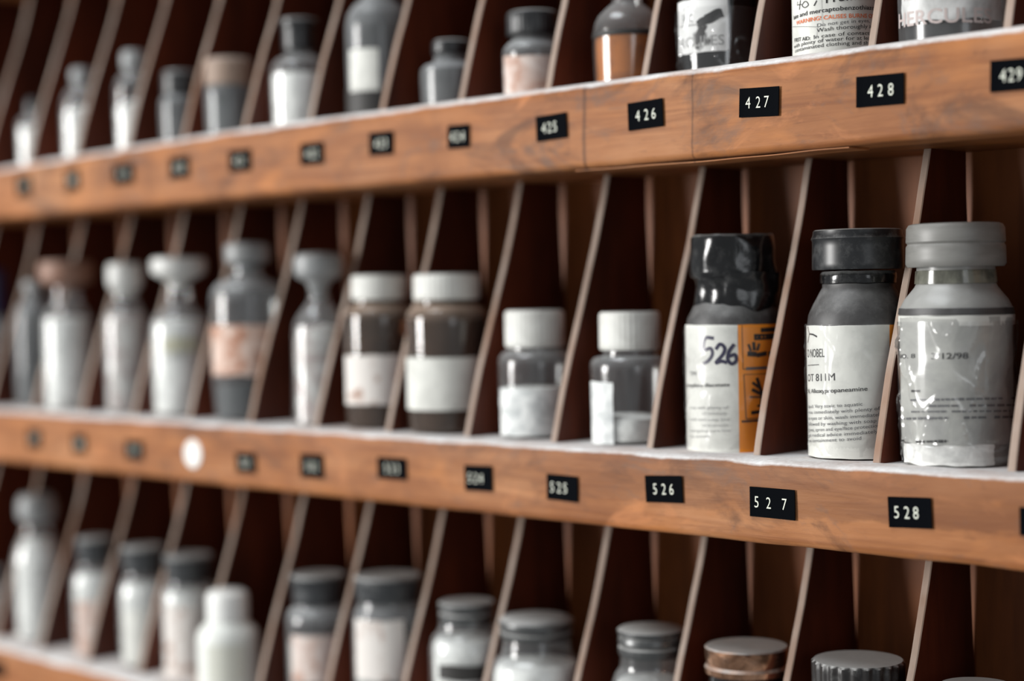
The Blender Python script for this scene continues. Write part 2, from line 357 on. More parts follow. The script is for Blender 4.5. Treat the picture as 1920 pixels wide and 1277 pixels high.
BOTTLES = [
 {'key': 'm528', 'name': 'wrapped_jar', 'cat': 'jar', 'label': 'large cloudy grey jar wrapped in wrinkled clear tape, above the 528 tag', 'row': 2, 'x': 24.61, 'y': 36.08, 'az': -59.2, 'body': ('cloudy', [[0.0, 20.58], [3.44, 21.65], [35.97, 22.29], [59.51, 22.29], [62.08, 22.08], [65.92, 20.15], [70.62, 16.29], [72.33, 15.43], [79.16, 15.43]]), 'cap': ('cap', 'grey_cap', [[78.73, 18.86], [80.01, 19.72], [86.84, 19.51], [87.91, 18.86], [88.76, 19.51], [94.09, 19.29], [95.58, 18.44], [96.0, 17.15]], 0.0), 'contents': ('powder_grey', [[1.0, 19.29], [5.51, 20.15], [7.01, 12.86], [7.65, 0.0]]), 'labels': [('paper_label', 'label_grey', 8.94, 58.66, -133.2, 11.1), ('white_residue', 'powder_white', 0.78, 8.94, -129.5, -20.8)], 'bands': [('dark_band', 'dark_plastic', 59.73, 62.51), ('neck_band', 'neck', 71.9, 77.45), ('white_band', 'powder_grey', 55.24, 59.51)], 'tape': 1},
 {'key': 'm527', 'name': 'plastic_bottle', 'cat': 'bottle', 'label': 'dark grey bottle with black cap and white lot number label, above 527', 'row': 2, 'x': -23.92, 'y': 39.42, 'az': -56.2, 'body': ('dark_plastic', [[0.0, 19.39], [1.13, 20.75], [34.92, 21.42], [55.18, 21.42], [59.68, 20.75], [64.18, 18.94], [69.12, 16.24], [71.37, 14.88], [78.1, 14.88]]), 'cap': ('cap', 'black_plastic', [[78.78, 18.94], [79.23, 19.17], [90.67, 18.94], [91.79, 19.39], [93.36, 18.72], [95.15, 18.49], [95.6, 17.59]], 0.2), 'collar': ('tape_collar', 'black_gloss', [[72.72, 14.88], [73.16, 15.78], [75.86, 16.01], [77.21, 15.78], [78.1, 14.88]]), 'labels': [('paper_label', 'label_white', 0.6, 55.63, -137.8, -21.5), ('hazard_strip', 'orange', 0.6, 55.63, -21.5, 10.1)]},
 {'key': 'm526', 'name': 'plastic_bottle', 'cat': 'bottle', 'label': 'bottle with black tape wrapped cap and orange hazard label handwritten 526, above 526', 'row': 2, 'x': -90.04, 'y': 39.33, 'az': -52.2, 'body': ('dark_plastic', [[0.0, 19.65], [1.45, 20.85], [33.68, 21.33], [54.74, 21.33], [58.57, 20.85], [63.59, 18.21], [67.17, 15.34], [70.75, 14.38], [76.72, 14.38]]), 'cap': ('cap', 'black_gloss', [[76.72, 18.21], [78.15, 19.17], [92.93, 18.93], [94.83, 18.93], [95.79, 18.21]], 0.0), 'collar': ('tape_wrap', 'black_gloss', [[62.87, 16.78], [64.3, 17.5], [68.12, 16.78], [71.94, 16.3], [75.52, 16.78], [78.63, 18.69]]), 'labels': [('paper_label', 'label_white', -1.12, 55.94, -133.6, -47.7), ('hazard_label', 'orange', -1.12, 55.94, -47.7, 25.6)]},
 {'key': 'm525', 'name': 'glass_jar', 'cat': 'jar', 'label': 'small clear jar with white cap and clumped white powder, above the 525 tag', 'row': 2, 'x': -150.46, 'y': 37.67, 'az': -48.8, 'body': ('clean_glass', [[0.0, 16.14], [1.01, 17.91], [17.48, 18.67], [35.14, 18.92], [38.17, 18.67], [40.18, 17.15], [41.19, 13.12], [43.96, 12.61]]), 'cap': ('cap', 'white_cap', [[43.96, 13.87], [44.72, 14.38], [59.82, 14.38], [61.08, 14.13], [61.83, 13.37]], 0.3), 'contents': ('powder_white', [[1.0, 15.14], [2.0, 17.15], [7.37, 17.66], [11.92, 16.65], [13.43, 10.09], [12.93, 0.0]]), 'labels': [('paper_label', 'label_smudge', 0.29, 29.59, -125.5, -74.5)]},
 {'key': 'm524', 'name': 'glass_jar', 'cat': 'jar', 'label': 'small clear jar with white cap and broad plain label, above the 524 tag', 'row': 2, 'x': -212.73, 'y': 37.32, 'az': -45.7, 'body': ('clean_glass', [[0.0, 15.93], [1.07, 17.53], [18.18, 18.32], [36.77, 18.32], [39.96, 17.79], [42.08, 15.93], [43.14, 13.54], [45.26, 13.28]]), 'cap': ('cap', 'white_cap', [[44.73, 14.34], [45.79, 14.87], [60.63, 14.87], [61.95, 14.61], [63.01, 13.54]], 0.3), 'contents': ('powder_white', [[1.0, 14.87], [2.0, 16.73], [20.84, 17.0], [24.56, 16.46], [25.09, 0.0]]), 'labels': [('paper_label', 'label_smudge', 1.68, 24.56, -116.1, 3.2)]},
 {'key': 'm523', 'name': 'brown_jar', 'cat': 'jar', 'label': 'wide brown glass jar with white lid and broad white label, above the 523 tag', 'row': 2, 'x': -274.26, 'y': 35.15, 'az': -42.9, 'body': ('brown_glass', [[0.0, 18.37], [1.39, 20.31], [30.4, 21.15], [58.19, 21.43], [62.08, 20.87], [64.58, 18.92], [65.96, 16.14], [68.74, 15.58]]), 'cap': ('cap', 'white_cap', [[68.74, 16.7], [69.84, 17.25], [80.37, 17.25], [81.76, 16.7], [82.31, 15.58]], 0.3), 'contents': ('powder_brown', [[1.0, 16.7], [2.54, 18.92], [58.19, 19.48], [60.41, 16.7], [60.97, 0.0]]), 'labels': [('paper_label', 'label_white', 12.3, 39.3, -127.2, 6.8)]},
 {'key': 'm522', 'name': 'brown_jar', 'cat': 'jar', 'label': 'narrower brown glass jar with white lid and stained white label, above the 522 tag', 'row': 2, 'x': -330.16, 'y': 37.19, 'az': -40.7, 'body': ('brown_glass', [[0.0, 16.86], [1.17, 18.61], [29.27, 19.19], [58.3, 19.48], [62.36, 19.19], [64.68, 17.44], [66.41, 14.54], [69.31, 13.95]]), 'cap': ('cap', 'white_cap', [[69.31, 14.54], [70.47, 15.12], [80.89, 15.12], [82.34, 14.54], [82.91, 13.37]], 0.3), 'contents': ('powder_brown', [[1.0, 15.7], [2.19, 17.44], [46.7, 17.73], [49.02, 14.54], [49.6, 0.0]]), 'labels': [('paper_label', 'label_stain', 13.26, 39.73, -116.6, 7.2)]},
 {'key': 'm521', 'name': 'reagent_bottle', 'cat': 'bottle', 'label': 'clear glass bottle with ball-shaped stopper and pale grey powder, above the 521 tag', 'row': 2, 'x': -377.18, 'y': 32.98, 'az': -38.8, 'body': ('clean_glass', [[0.0, 13.78], [1.5, 15.58], [28.56, 14.98], [51.04, 14.98], [57.02, 14.08], [62.1, 11.38], [67.48, 7.19], [71.07, 5.39], [74.06, 5.99], [74.95, 6.59]]), 'cap': ('stopper', 'frost', [[70.47, 3.89], [74.95, 4.79], [80.03, 7.19], [82.42, 11.98], [84.8, 13.48], [91.36, 13.78], [94.34, 12.88], [96.13, 10.18], [96.73, 0.0]], 0), 'contents': ('powder_pale', [[1.0, 11.98], [2.14, 13.18], [46.55, 13.78], [54.33, 12.58], [56.72, 0.0]]), 'labels': []},
 {'key': 'm520', 'name': 'reagent_bottle', 'cat': 'bottle', 'label': 'broad square-shouldered glass bottle with rust orange label, just right of the white disc', 'row': 2, 'x': -447.44, 'y': 36.1, 'az': -36.5, 'body': ('glass', [[0.0, 17.68], [1.58, 20.2], [27.11, 21.78], [58.64, 22.1], [71.22, 22.1], [75.93, 21.15], [80.02, 18.31], [82.53, 12.63], [84.42, 8.84], [90.07, 8.21], [91.32, 9.47]]), 'cap': ('stopper', 'frost', [[87.56, 6.94], [91.64, 7.58], [92.58, 12.63], [94.46, 13.26], [101.99, 13.26], [103.87, 11.99], [104.49, 0.0]], 0), 'contents': ('powder_black', [[1.0, 15.78], [2.45, 18.94], [16.05, 19.57], [20.16, 18.31], [20.79, 0.0]]), 'labels': [('paper_label', 'label_rust', 27.11, 56.12, -109.7, 0.4)]},
 {'key': 'm519', 'name': 'reagent_bottle', 'cat': 'bottle', 'label': 'glass bottle of white powder with wide flat stopper, above the white disc', 'row': 2, 'x': -515.46, 'y': 34.14, 'az': -34.3, 'body': ('clean_glass', [[0.0, 14.51], [1.65, 16.82], [25.92, 17.81], [50.63, 18.14], [57.22, 17.48], [62.15, 14.84], [66.09, 9.89], [69.38, 7.59], [80.22, 7.26], [81.2, 8.58]]), 'cap': ('stopper', 'frost_pale', [[76.93, 5.28], [81.86, 5.94], [85.14, 11.87], [87.76, 16.49], [92.35, 17.15], [96.29, 16.82], [97.6, 14.51], [97.93, 0.0]], 0), 'contents': ('powder_white', [[1.0, 13.19], [2.79, 15.83], [50.63, 16.49], [58.2, 15.5], [60.18, 0.0]]), 'labels': [('paper_label', 'label_yellow', 39.77, 48.33, -68.6, 0.0)]},
 {'key': 'm518', 'name': 'reagent_bottle', 'cat': 'bottle', 'label': 'slim glass bottle of white powder with tall stopper, left of the wide-stoppered white bottle', 'row': 2, 'x': -572.39, 'y': 32.0, 'az': -32.6, 'body': ('clean_glass', [[0.0, 11.61], [1.72, 13.32], [24.94, 14.0], [55.65, 14.0], [61.78, 12.98], [66.55, 10.25], [70.97, 7.86], [76.08, 7.51], [77.78, 8.54]]), 'cap': ('stopper', 'frost_pale', [[73.35, 5.81], [76.76, 6.83], [80.16, 10.25], [82.87, 11.27], [92.39, 11.27], [95.1, 10.25], [96.46, 0.0]], 0), 'contents': ('powder_pale', [[1.0, 10.59], [3.05, 12.3], [59.06, 12.64], [63.14, 11.61], [64.17, 0.0]]), 'labels': []},
 {'key': 'm517', 'name': 'reagent_bottle', 'cat': 'bottle', 'label': 'bottle of white powder with broad brown stopper, in front of the big empty glass bottle', 'row': 2, 'x': -640.04, 'y': 30.0, 'az': -30.8, 'body': ('clean_glass', [[0.0, 14.23], [1.78, 15.65], [23.76, 16.0], [55.73, 16.0], [61.41, 15.29], [66.37, 12.8], [69.21, 9.6], [80.54, 8.54], [81.96, 9.96]]), 'cap': ('stopper', 'brown_cap', [[77.71, 7.11], [81.96, 7.82], [84.08, 16.36], [86.2, 17.78], [94.69, 18.14], [98.22, 16.36], [99.28, 0.0]], 0), 'contents': ('powder_white', [[1.0, 12.8], [3.81, 14.58], [55.73, 14.94], [60.7, 14.94], [62.12, 0.0]]), 'labels': []},
 {'key': 'm516', 'name': 'reagent_bottle', 'cat': 'bottle', 'label': 'glass bottle with dark blue cap cut off by the left edge, middle shelf', 'row': 2, 'x': -749.2, 'y': 35.98, 'az': -28.6, 'body': ('glass', [[0.0, 12.93], [1.91, 15.21], [40.46, 15.98], [51.86, 15.21], [57.55, 11.41], [59.44, 9.13], [65.13, 8.37]]), 'cap': ('cap', 'blue_cap', [[63.24, 9.13], [64.75, 9.89], [93.52, 9.89], [95.79, 8.37]], 0.2), 'contents': ('powder_black', [[1.0, 11.41], [2.4, 13.69], [21.45, 14.07], [23.35, 0.0]]), 'labels': []},
 {'key': 'm5165', 'name': 'reagent_bottle', 'cat': 'bottle', 'label': 'dim empty glass bottle half hidden behind the brown-stoppered white bottle, middle shelf', 'row': 2, 'x': -691.77, 'y': 35.99, 'az': -29.8, 'body': ('grey_glass', [[0.0, 11.78], [1.84, 13.25], [22.53, 13.99], [59.29, 13.99], [66.63, 12.51], [71.03, 8.83], [73.96, 6.62], [78.36, 6.26], [79.46, 7.36]]), 'cap': ('stopper', 'frost', [[76.89, 4.78], [79.09, 7.36], [82.02, 8.1], [85.68, 7.73], [87.15, 0.0]], 0), 'contents': ('powder_black', [[1.0, 9.57], [3.36, 11.04], [9.63, 11.41], [11.47, 0.0]]), 'labels': []},
 {'key': 'u428', 'name': 'glass_jar', 'cat': 'jar', 'label': 'wide clear glass jar with frosted white label lettered HERCULES, above the 428 tag', 'row': 1, 'x': 24.6, 'y': 35.08, 'az': -59.2, 'body': ('glass', [[0.0, 19.16], [1.06, 20.65], [18.44, 21.08], [31.11, 21.08], [35.34, 19.59], [38.5, 15.75], [43.78, 15.33]]), 'cap': ('cap', 'grey_cap', [[42.72, 16.6], [43.35, 17.03], [54.32, 17.03], [55.37, 16.18]], 0.2), 'labels': [('paper_label', 'label_frost', 7.86, 29.0, -121.9, 2.3)]},
 {'key': 'u427', 'name': 'labelled_canister', 'cat': 'jar', 'label': 'white canister covered by a printed warning label with an orange line, above the 427 tag', 'row': 1, 'x': -32.21, 'y': 38.29, 'az': -55.6, 'body': ('white_plastic', [[0.0, 17.16], [1.0, 18.06], [26.19, 18.29], [41.86, 18.29], [44.99, 17.16], [47.45, 14.0], [51.92, 13.55]]), 'cap': ('cap', 'white_cap', [[50.81, 14.9], [51.7, 15.35], [61.98, 15.35], [63.09, 14.45]], 0.2), 'labels': [('paper_label', 'label_white', -1.63, 39.62, -139.9, 28.7)]},
 {'key': 'u426', 'name': 'dark_glass_jar', 'cat': 'jar', 'label': 'black glass jar with torn white label, above the 426 tag', 'row': 1, 'x': -95.12, 'y': 38.42, 'az': -51.9, 'body': ('black_glass', [[0.0, 16.27], [1.43, 17.95], [20.16, 18.42], [36.78, 18.42], [41.52, 17.23], [45.08, 13.4], [51.0, 12.92]]), 'cap': ('cap', 'black_plastic', [[50.05, 14.36], [51.0, 14.84], [60.47, 14.84], [61.66, 13.88]], 0.2), 'labels': [('paper_label', 'label_torn', 9.22, 32.51, -125.8, -39.9)], 'tape': 1},
 {'key': 'u425', 'name': 'amber_flask', 'cat': 'bottle', 'label': 'round-shouldered flask of amber liquid with narrow neck, above the 425 tag', 'row': 1, 'x': -147.57, 'y': 36.0, 'az': -48.9, 'body': ('clean_glass', [[0.0, 14.0], [1.24, 15.5], [16.17, 16.0], [26.1, 16.0], [30.07, 15.25], [33.54, 13.5], [37.01, 10.0], [39.49, 7.0], [47.17, 6.5], [47.91, 8.0], [49.9, 8.0]]), 'cap': ('cork', 'cork', [[45.93, 5.0], [49.9, 6.0], [53.86, 6.5], [54.35, 5.5]], 0.1), 'contents': ('amber', [[1.0, 12.5], [2.0, 14.5], [21.14, 15.0], [25.11, 14.75], [25.61, 0.0]]), 'labels': [], 'ring': 1},
 {'key': 'u424', 'name': 'glass_jar', 'cat': 'jar', 'label': 'clear jar with broad black cap and pinkish label, above the 424 tag', 'row': 1, 'x': -208.27, 'y': 35.25, 'az': -45.9, 'body': ('glass', [[0.0, 13.14], [1.31, 14.72], [12.29, 15.25], [22.21, 15.25], [24.82, 14.72], [26.91, 13.14], [29.0, 10.52], [31.61, 9.99]]), 'cap': ('cap', 'black_plastic', [[30.82, 12.62], [31.61, 13.14], [40.99, 13.14], [42.29, 12.62], [43.07, 11.04]], 0.3), 'contents': ('powder_pale', [[1.0, 12.09], [2.0, 13.67], [9.68, 13.67], [10.72, 0.0]]), 'labels': [('paper_label', 'label_pink', -0.78, 20.13, -114.5, 10.0)]},
 {'key': 'u423', 'name': 'glass_jar', 'cat': 'jar', 'label': 'squat grey glass jar with low black lid, above the 423 tag', 'row': 1, 'x': -266.13, 'y': 33.95, 'az': -43.2, 'body': ('grey_glass', [[0.0, 13.75], [1.37, 15.4], [15.29, 15.95], [20.2, 15.68], [22.39, 13.75], [24.03, 9.35], [28.94, 8.25], [30.03, 7.98]]), 'cap': ('cap', 'black_plastic', [[27.85, 9.35], [28.67, 9.9], [33.3, 9.9], [34.67, 9.63], [35.49, 8.25]], 0.2), 'contents': ('powder_pale', [[1.0, 12.65], [2.0, 14.3], [12.56, 14.58], [13.92, 0.0]]), 'labels': []},
 {'key': 'u422', 'name': 'reagent_bottle', 'cat': 'bottle', 'label': 'tallest grey glass bottle on the upper shelf, with bright white label, above the 422 tag', 'row': 1, 'x': -324.85, 'y': 35.27, 'az': -40.8, 'body': ('grey_glass', [[0.0, 14.97], [1.44, 16.7], [29.74, 17.27], [49.72, 17.27], [55.99, 16.12], [61.11, 12.67], [63.96, 8.64], [69.65, 6.33], [76.76, 6.33], [77.62, 7.49]]), 'cap': ('stopper', 'frost', [[73.92, 5.18], [77.62, 5.76], [78.75, 9.21], [83.87, 9.21], [85.57, 7.49], [85.86, 0.0]], 0), 'contents': ('powder_pale', [[1.0, 13.24], [2.0, 15.55], [35.46, 15.83], [38.31, 0.0]]), 'labels': [('paper_label', 'label_white', 13.74, 36.03, -100.9, -40.8)], 'base': 1},
 {'key': 'u421', 'name': 'reagent_bottle', 'cat': 'bottle', 'label': 'clear bottle of white powder with tall black cap, above the 421 tag', 'row': 1, 'x': -395.0, 'y': 36.99, 'az': -38.3, 'body': ('clean_glass', [[0.0, 14.56], [1.51, 16.38], [19.18, 16.99], [32.72, 16.99], [36.63, 15.77], [39.64, 12.74], [42.04, 8.49], [45.05, 7.28], [47.75, 7.28]]), 'cap': ('cap', 'black_plastic', [[44.45, 8.49], [45.35, 9.4], [57.66, 9.71], [58.86, 10.92], [61.26, 10.92], [62.46, 9.71]], 0.2), 'contents': ('powder_white', [[1.0, 13.35], [2.0, 15.17], [28.21, 15.77], [31.22, 15.17], [32.42, 0.0]]), 'labels': []},
 {'key': 'u420', 'name': 'glass_jar', 'cat': 'jar', 'label': 'wide-mouthed jar with pale brown lid, above the 420 tag', 'row': 1, 'x': -456.3, 'y': 32.19, 'az': -36.0, 'body': ('grey_glass', [[0.0, 12.62], [1.57, 13.88], [25.17, 14.51], [28.92, 14.19], [31.43, 13.25], [32.99, 12.93]]), 'cap': ('cap', 'tan_cap', [[30.8, 13.88], [31.43, 14.51], [44.56, 14.19], [46.12, 13.56], [47.06, 11.99]], 0.2), 'contents': ('powder_white', [[1.0, 10.72], [2.0, 11.99], [22.03, 11.99], [23.29, 0.0]]), 'labels': []},
 {'key': 'u419', 'name': 'glass_jar', 'cat': 'jar', 'label': 'short dim grey jar with dark cap, above the 419 tag', 'row': 1, 'x': -507.14, 'y': 32.4, 'az': -34.5, 'body': ('grey_glass', [[0.0, 10.44], [1.3, 11.75], [20.92, 12.4], [27.4, 12.08], [29.99, 10.44], [31.93, 9.14], [33.23, 9.14]]), 'cap': ('cap', 'black_plastic', [[30.64, 10.12], [31.29, 10.77], [42.29, 10.77], [44.23, 10.44], [45.52, 9.14]], 0.2), 'contents': ('powder_pale', [[1.0, 9.14], [2.0, 10.77], [17.68, 10.77], [18.98, 0.0]]), 'labels': []},
 {'key': 'u418', 'name': 'reagent_bottle', 'cat': 'bottle', 'label': 'small bottle of white powder with grey stopper, above the 418 tag', 'row': 1, 'x': -554.64, 'y': 30.44, 'az': -33.0, 'body': ('clean_glass', [[0.0, 10.08], [1.34, 11.77], [29.01, 12.44], [40.68, 12.1], [45.67, 10.76], [49.0, 8.07], [51.66, 5.71], [54.33, 5.71]]), 'cap': ('stopper', 'frost', [[51.0, 4.71], [53.66, 7.4], [55.66, 7.73], [62.31, 7.4], [63.97, 6.05], [64.3, 0.0]], 0.0), 'contents': ('powder_white', [[1.0, 9.08], [2.29, 10.76], [29.01, 11.09], [34.01, 0.0]]), 'labels': [], 'band': 1},
 {'key': 'u417', 'name': 'reagent_bottle', 'cat': 'bottle', 'label': 'small bottle with round grey stopper, second from left on the upper shelf', 'row': 1, 'x': -619.29, 'y': 32.32, 'az': -31.4, 'body': ('clean_glass', [[0.0, 10.51], [1.39, 12.62], [29.02, 13.32], [39.45, 12.62], [44.66, 10.51], [48.13, 7.36], [50.56, 5.61], [53.34, 5.61]]), 'cap': ('stopper', 'frost', [[49.87, 4.56], [52.64, 6.31], [54.03, 7.01], [58.88, 7.01], [60.96, 5.61], [61.31, 0.0]], 0), 'contents': ('powder_white', [[1.0, 9.46], [3.95, 11.56], [32.5, 11.56], [37.71, 0.0]]), 'labels': []},
 {'key': 'u416', 'name': 'reagent_bottle', 'cat': 'bottle', 'label': 'leftmost and shortest bottle on the upper shelf, pale with dark stopper', 'row': 1, 'x': -677.34, 'y': 31.33, 'az': -30.0, 'body': ('clean_glass', [[0.0, 10.15], [1.44, 11.61], [20.53, 12.33], [30.61, 11.97], [34.21, 9.43], [37.08, 5.8], [39.96, 5.44]]), 'cap': ('stopper', 'black_plastic', [[37.08, 4.71], [38.52, 6.17], [44.27, 6.17], [47.15, 5.08], [47.51, 0.0]], 0), 'contents': ('powder_white', [[1.0, 8.7], [4.67, 10.52], [27.73, 10.88], [30.61, 0.0]]), 'labels': []},
 {'key': 'l528', 'name': 'lidded_jar', 'cat': 'jar', 'label': 'jar showing only its pale lid rim at the bottom right corner', 'row': 3, 'x': 30.92, 'y': 38.03, 'az': -59.7, 'body': ('glass', [[0.0, 16.31], [1.52, 18.03], [46.94, 18.03], [55.58, 17.17], [58.82, 14.17], [68.52, 13.74]]), 'cap': ('lid', 'metal_lid', [[65.29, 14.6], [65.93, 15.03], [71.1, 15.03], [71.97, 14.17]], 0.3), 'contents': ('powder_pale', [[1.0, 15.03], [2.0, 16.74], [42.62, 16.74], [44.78, 0.0]]), 'labels': []},
 {'key': 'l527', 'name': 'lidded_jar', 'cat': 'jar', 'label': 'jar with tall ribbed black lid dusty on top, below the 528 tag', 'row': 3, 'x': -26.95, 'y': 40.48, 'az': -56.0, 'body': ('glass', [[0.0, 18.21], [2.07, 20.03], [41.21, 20.48], [48.08, 19.57], [52.66, 17.3], [59.52, 16.84]]), 'cap': ('lid', 'black_ribbed', [[54.94, 18.66], [55.86, 19.12], [70.95, 19.35], [73.23, 19.35], [74.15, 18.66]], 0.5), 'contents': ('powder_pale', [[1.0, 16.84], [2.0, 18.66], [32.04, 18.66], [34.33, 0.0]]), 'labels': []},
 {'key': 'l526', 'name': 'lidded_jar', 'cat': 'jar', 'label': 'jar with shiny tarnished brass-coloured lid, right of the smaller grey-lidded jar', 'row': 3, 'x': -86.37, 'y': 40.67, 'az': -52.5, 'body': ('black_glass', [[0.0, 18.75], [1.95, 20.19], [41.0, 20.67], [48.26, 19.71], [53.09, 17.31], [59.86, 16.83], [61.55, 16.83]]), 'cap': ('lid', 'brass', [[59.86, 18.03], [60.58, 18.75], [63.0, 18.99], [64.45, 18.03], [66.14, 18.51], [69.52, 18.75], [71.69, 18.75], [72.41, 18.03]], 0.1), 'labels': []},
 {'key': 'l525', 'name': 'lidded_jar', 'cat': 'jar', 'label': 'jar with narrow ringed grey metal lid, below the 526 tag', 'row': 3, 'x': -141.26, 'y': 38.63, 'az': -49.4, 'body': ('clean_glass', [[0.0, 16.61], [2.03, 18.12], [37.82, 19.13], [46.68, 18.88], [51.75, 17.12], [55.54, 14.6], [61.87, 14.1]]), 'cap': ('lid', 'metal_lid', [[61.11, 14.6], [62.63, 15.36], [65.16, 15.36], [66.17, 14.35], [67.18, 15.36], [69.45, 15.36], [70.72, 14.6], [71.47, 15.61], [73.24, 15.61], [74.0, 14.6]], 0.2), 'contents': ('powder_white', [[1.0, 15.1], [2.0, 16.61], [42.88, 16.87], [49.22, 15.61], [50.48, 0.0]]), 'labels': []},
 {'key': 'l524', 'name': 'lidded_jar', 'cat': 'jar', 'label': 'big jar brimming with white powder under a wide domed metal lid, below the 525 tag', 'row': 3, 'x': -214.68, 'y': 36.97, 'az': -45.6, 'body': ('clean_glass', [[0.0, 21.37], [2.7, 22.71], [32.27, 23.51], [43.03, 22.97], [48.4, 21.37], [52.43, 17.63], [60.49, 16.56]]), 'cap': ('lid', 'metal_lid', [[60.75, 17.36], [61.83, 18.16], [63.44, 18.16], [64.24, 17.1], [65.05, 18.43], [68.27, 18.97], [69.34, 18.7], [70.68, 17.1], [71.49, 13.36]], 0.2), 'contents': ('powder_white', [[1.0, 19.77], [2.0, 21.37], [32.27, 21.9], [42.49, 21.37], [47.86, 19.23], [50.55, 0.0]]), 'labels': []},
 {'key': 'l523', 'name': 'lidded_jar', 'cat': 'jar', 'label': 'grey-lidded jar with white powder over a dark band, below the 524 tag', 'row': 3, 'x': -265.52, 'y': 37.47, 'az': -43.4, 'body': ('clean_glass', [[0.0, 17.24], [2.25, 18.91], [27.43, 19.75], [48.43, 19.75], [54.03, 18.36], [58.22, 15.02], [63.81, 13.91]]), 'cap': ('lid', 'metal_lid', [[61.57, 13.91], [63.25, 14.46], [66.6, 14.46], [67.72, 13.35], [68.84, 14.74], [72.19, 14.74], [73.02, 13.91]], 0.2), 'contents': ('powder_white', [[1.0, 15.02], [2.0, 17.24], [35.83, 17.8], [49.83, 17.8], [53.75, 15.58], [55.42, 0.0]]), 'labels': [('paper_label', 'label_dark', 35.27, 43.11, -91.4, 40.9)]},
 {'key': 'l522', 'name': 'lidded_jar', 'cat': 'jar', 'label': 'tall jar with thick grey lid and smudged white and brown label, below the 523 tag', 'row': 3, 'x': -328.01, 'y': 37.83, 'az': -40.8, 'body': ('glass', [[0.0, 17.5], [2.06, 19.25], [27.03, 19.83], [56.38, 19.83], [60.78, 18.66], [63.71, 16.91], [68.1, 16.33]]), 'cap': ('lid', 'dark_metal', [[66.93, 16.91], [68.1, 17.79], [73.95, 18.08], [75.12, 18.66], [79.22, 18.66], [80.39, 17.5]], 0.4), 'contents': ('powder_pale', [[1.0, 15.75], [2.0, 17.79], [44.65, 18.08], [47.58, 0.0]]), 'labels': [('paper_label', 'label_stain', 26.44, 58.73, -104.6, -17.4)]},
 {'key': 'l521', 'name': 'lidded_jar', 'cat': 'jar', 'label': 'jar with dark-sided grey lid and pinkish label, right of the all-white bottle', 'row': 3, 'x': -389.57, 'y': 38.6, 'az': -38.6, 'body': ('glass', [[0.0, 16.47], [2.15, 17.99], [24.43, 18.6], [49.0, 18.6], [53.29, 17.38], [56.67, 14.03], [61.88, 13.42]]), 'cap': ('lid', 'dark_metal', [[58.2, 14.03], [59.42, 14.64], [68.62, 14.94], [69.84, 15.86], [73.51, 15.86], [74.74, 14.64]], 0.4), 'contents': ('powder_pale', [[1.0, 14.64], [2.0, 16.77], [36.72, 17.08], [39.79, 0.0]]), 'labels': [('paper_label', 'label_pink', 15.81, 42.25, -93.6, -11.2)]},
 {'key': 'l520', 'name': 'white_plastic_bottle', 'cat': 'bottle', 'label': 'all-white plastic bottle with bright white cap on the lowest shelf', 'row': 3, 'x': -456.84, 'y': 23.34, 'az': -35.6, 'body': ('white_plastic2', [[0.0, 17.07], [1.28, 18.02], [20.94, 18.34], [32.09, 18.34], [36.87, 17.07], [40.69, 13.28], [43.24, 11.38], [46.42, 10.75]]), 'cap': ('cap', 'white_bright', [[43.24, 11.7], [43.87, 12.33], [55.96, 12.33], [58.5, 11.7], [60.09, 9.48]], 0.1), 'labels': [('paper_label', 'label_cream', 8.81, 30.5, -76.6, -4.5)]},
 {'key': 'l519', 'name': 'lidded_jar', 'cat': 'jar', 'label': 'jar with grey lid and brown-spotted white label, behind the all-white bottle', 'row': 3, 'x': -519.31, 'y': 39.31, 'az': -34.4, 'body': ('clean_glass', [[0.0, 16.65], [2.01, 16.65], [26.85, 17.31], [45.29, 17.31], [50.98, 16.32], [55.34, 13.99], [60.36, 12.65]]), 'cap': ('lid', 'dark_metal', [[57.68, 13.32], [58.68, 13.99], [66.38, 14.32], [67.71, 15.32], [72.39, 15.32], [73.73, 13.99]], 0.4), 'contents': ('powder_white', [[1.0, 14.65], [2.0, 15.65], [46.96, 15.98], [50.98, 15.98], [51.99, 0.0]]), 'labels': [('paper_label', 'label_stain', -0.71, 43.61, -96.6, -18.8)]},
 {'key': 'l518', 'name': 'lidded_jar', 'cat': 'jar', 'label': 'small grey-lidded jar of white powder, directly left of the brown-spotted jar', 'row': 3, 'x': -561.79, 'y': 34.03, 'az': -33.0, 'body': ('clean_glass', [[0.0, 12.96], [2.07, 15.0], [22.41, 16.03], [46.45, 16.03], [52.63, 14.66], [57.43, 11.59], [61.88, 10.91]]), 'cap': ('lid', 'dark_metal', [[59.48, 12.27], [60.51, 12.96], [68.39, 13.3], [69.76, 13.98], [74.55, 13.98], [75.92, 12.62]], 0.4), 'contents': ('powder_white', [[1.0, 11.59], [2.0, 13.64], [46.45, 14.32], [51.94, 12.27], [53.31, 0.0]]), 'labels': [('paper_label', 'label_white', 3.14, 36.84, -84.9, -9.1)]},
 {'key': 'l517', 'name': 'lidded_jar', 'cat': 'jar', 'label': 'small narrow-lidded jar of white powder, directly right of the tall slender bottle', 'row': 3, 'x': -617.0, 'y': 32.8, 'az': -31.5, 'body': ('clean_glass', [[0.0, 12.68], [2.14, 14.44], [22.93, 15.5], [47.78, 15.5], [53.46, 14.09], [58.42, 10.92], [62.67, 9.86]]), 'cap': ('lid', 'dark_metal', [[60.19, 10.57], [61.25, 11.27], [69.04, 11.63], [70.46, 11.98], [75.41, 11.98], [76.82, 10.57]], 0.4), 'contents': ('powder_white', [[1.0, 11.27], [2.0, 13.04], [47.78, 13.74], [52.75, 11.63], [54.16, 0.0]]), 'labels': [('paper_label', 'label_pink', 1.57, 36.43, -85.5, 0.1)]},
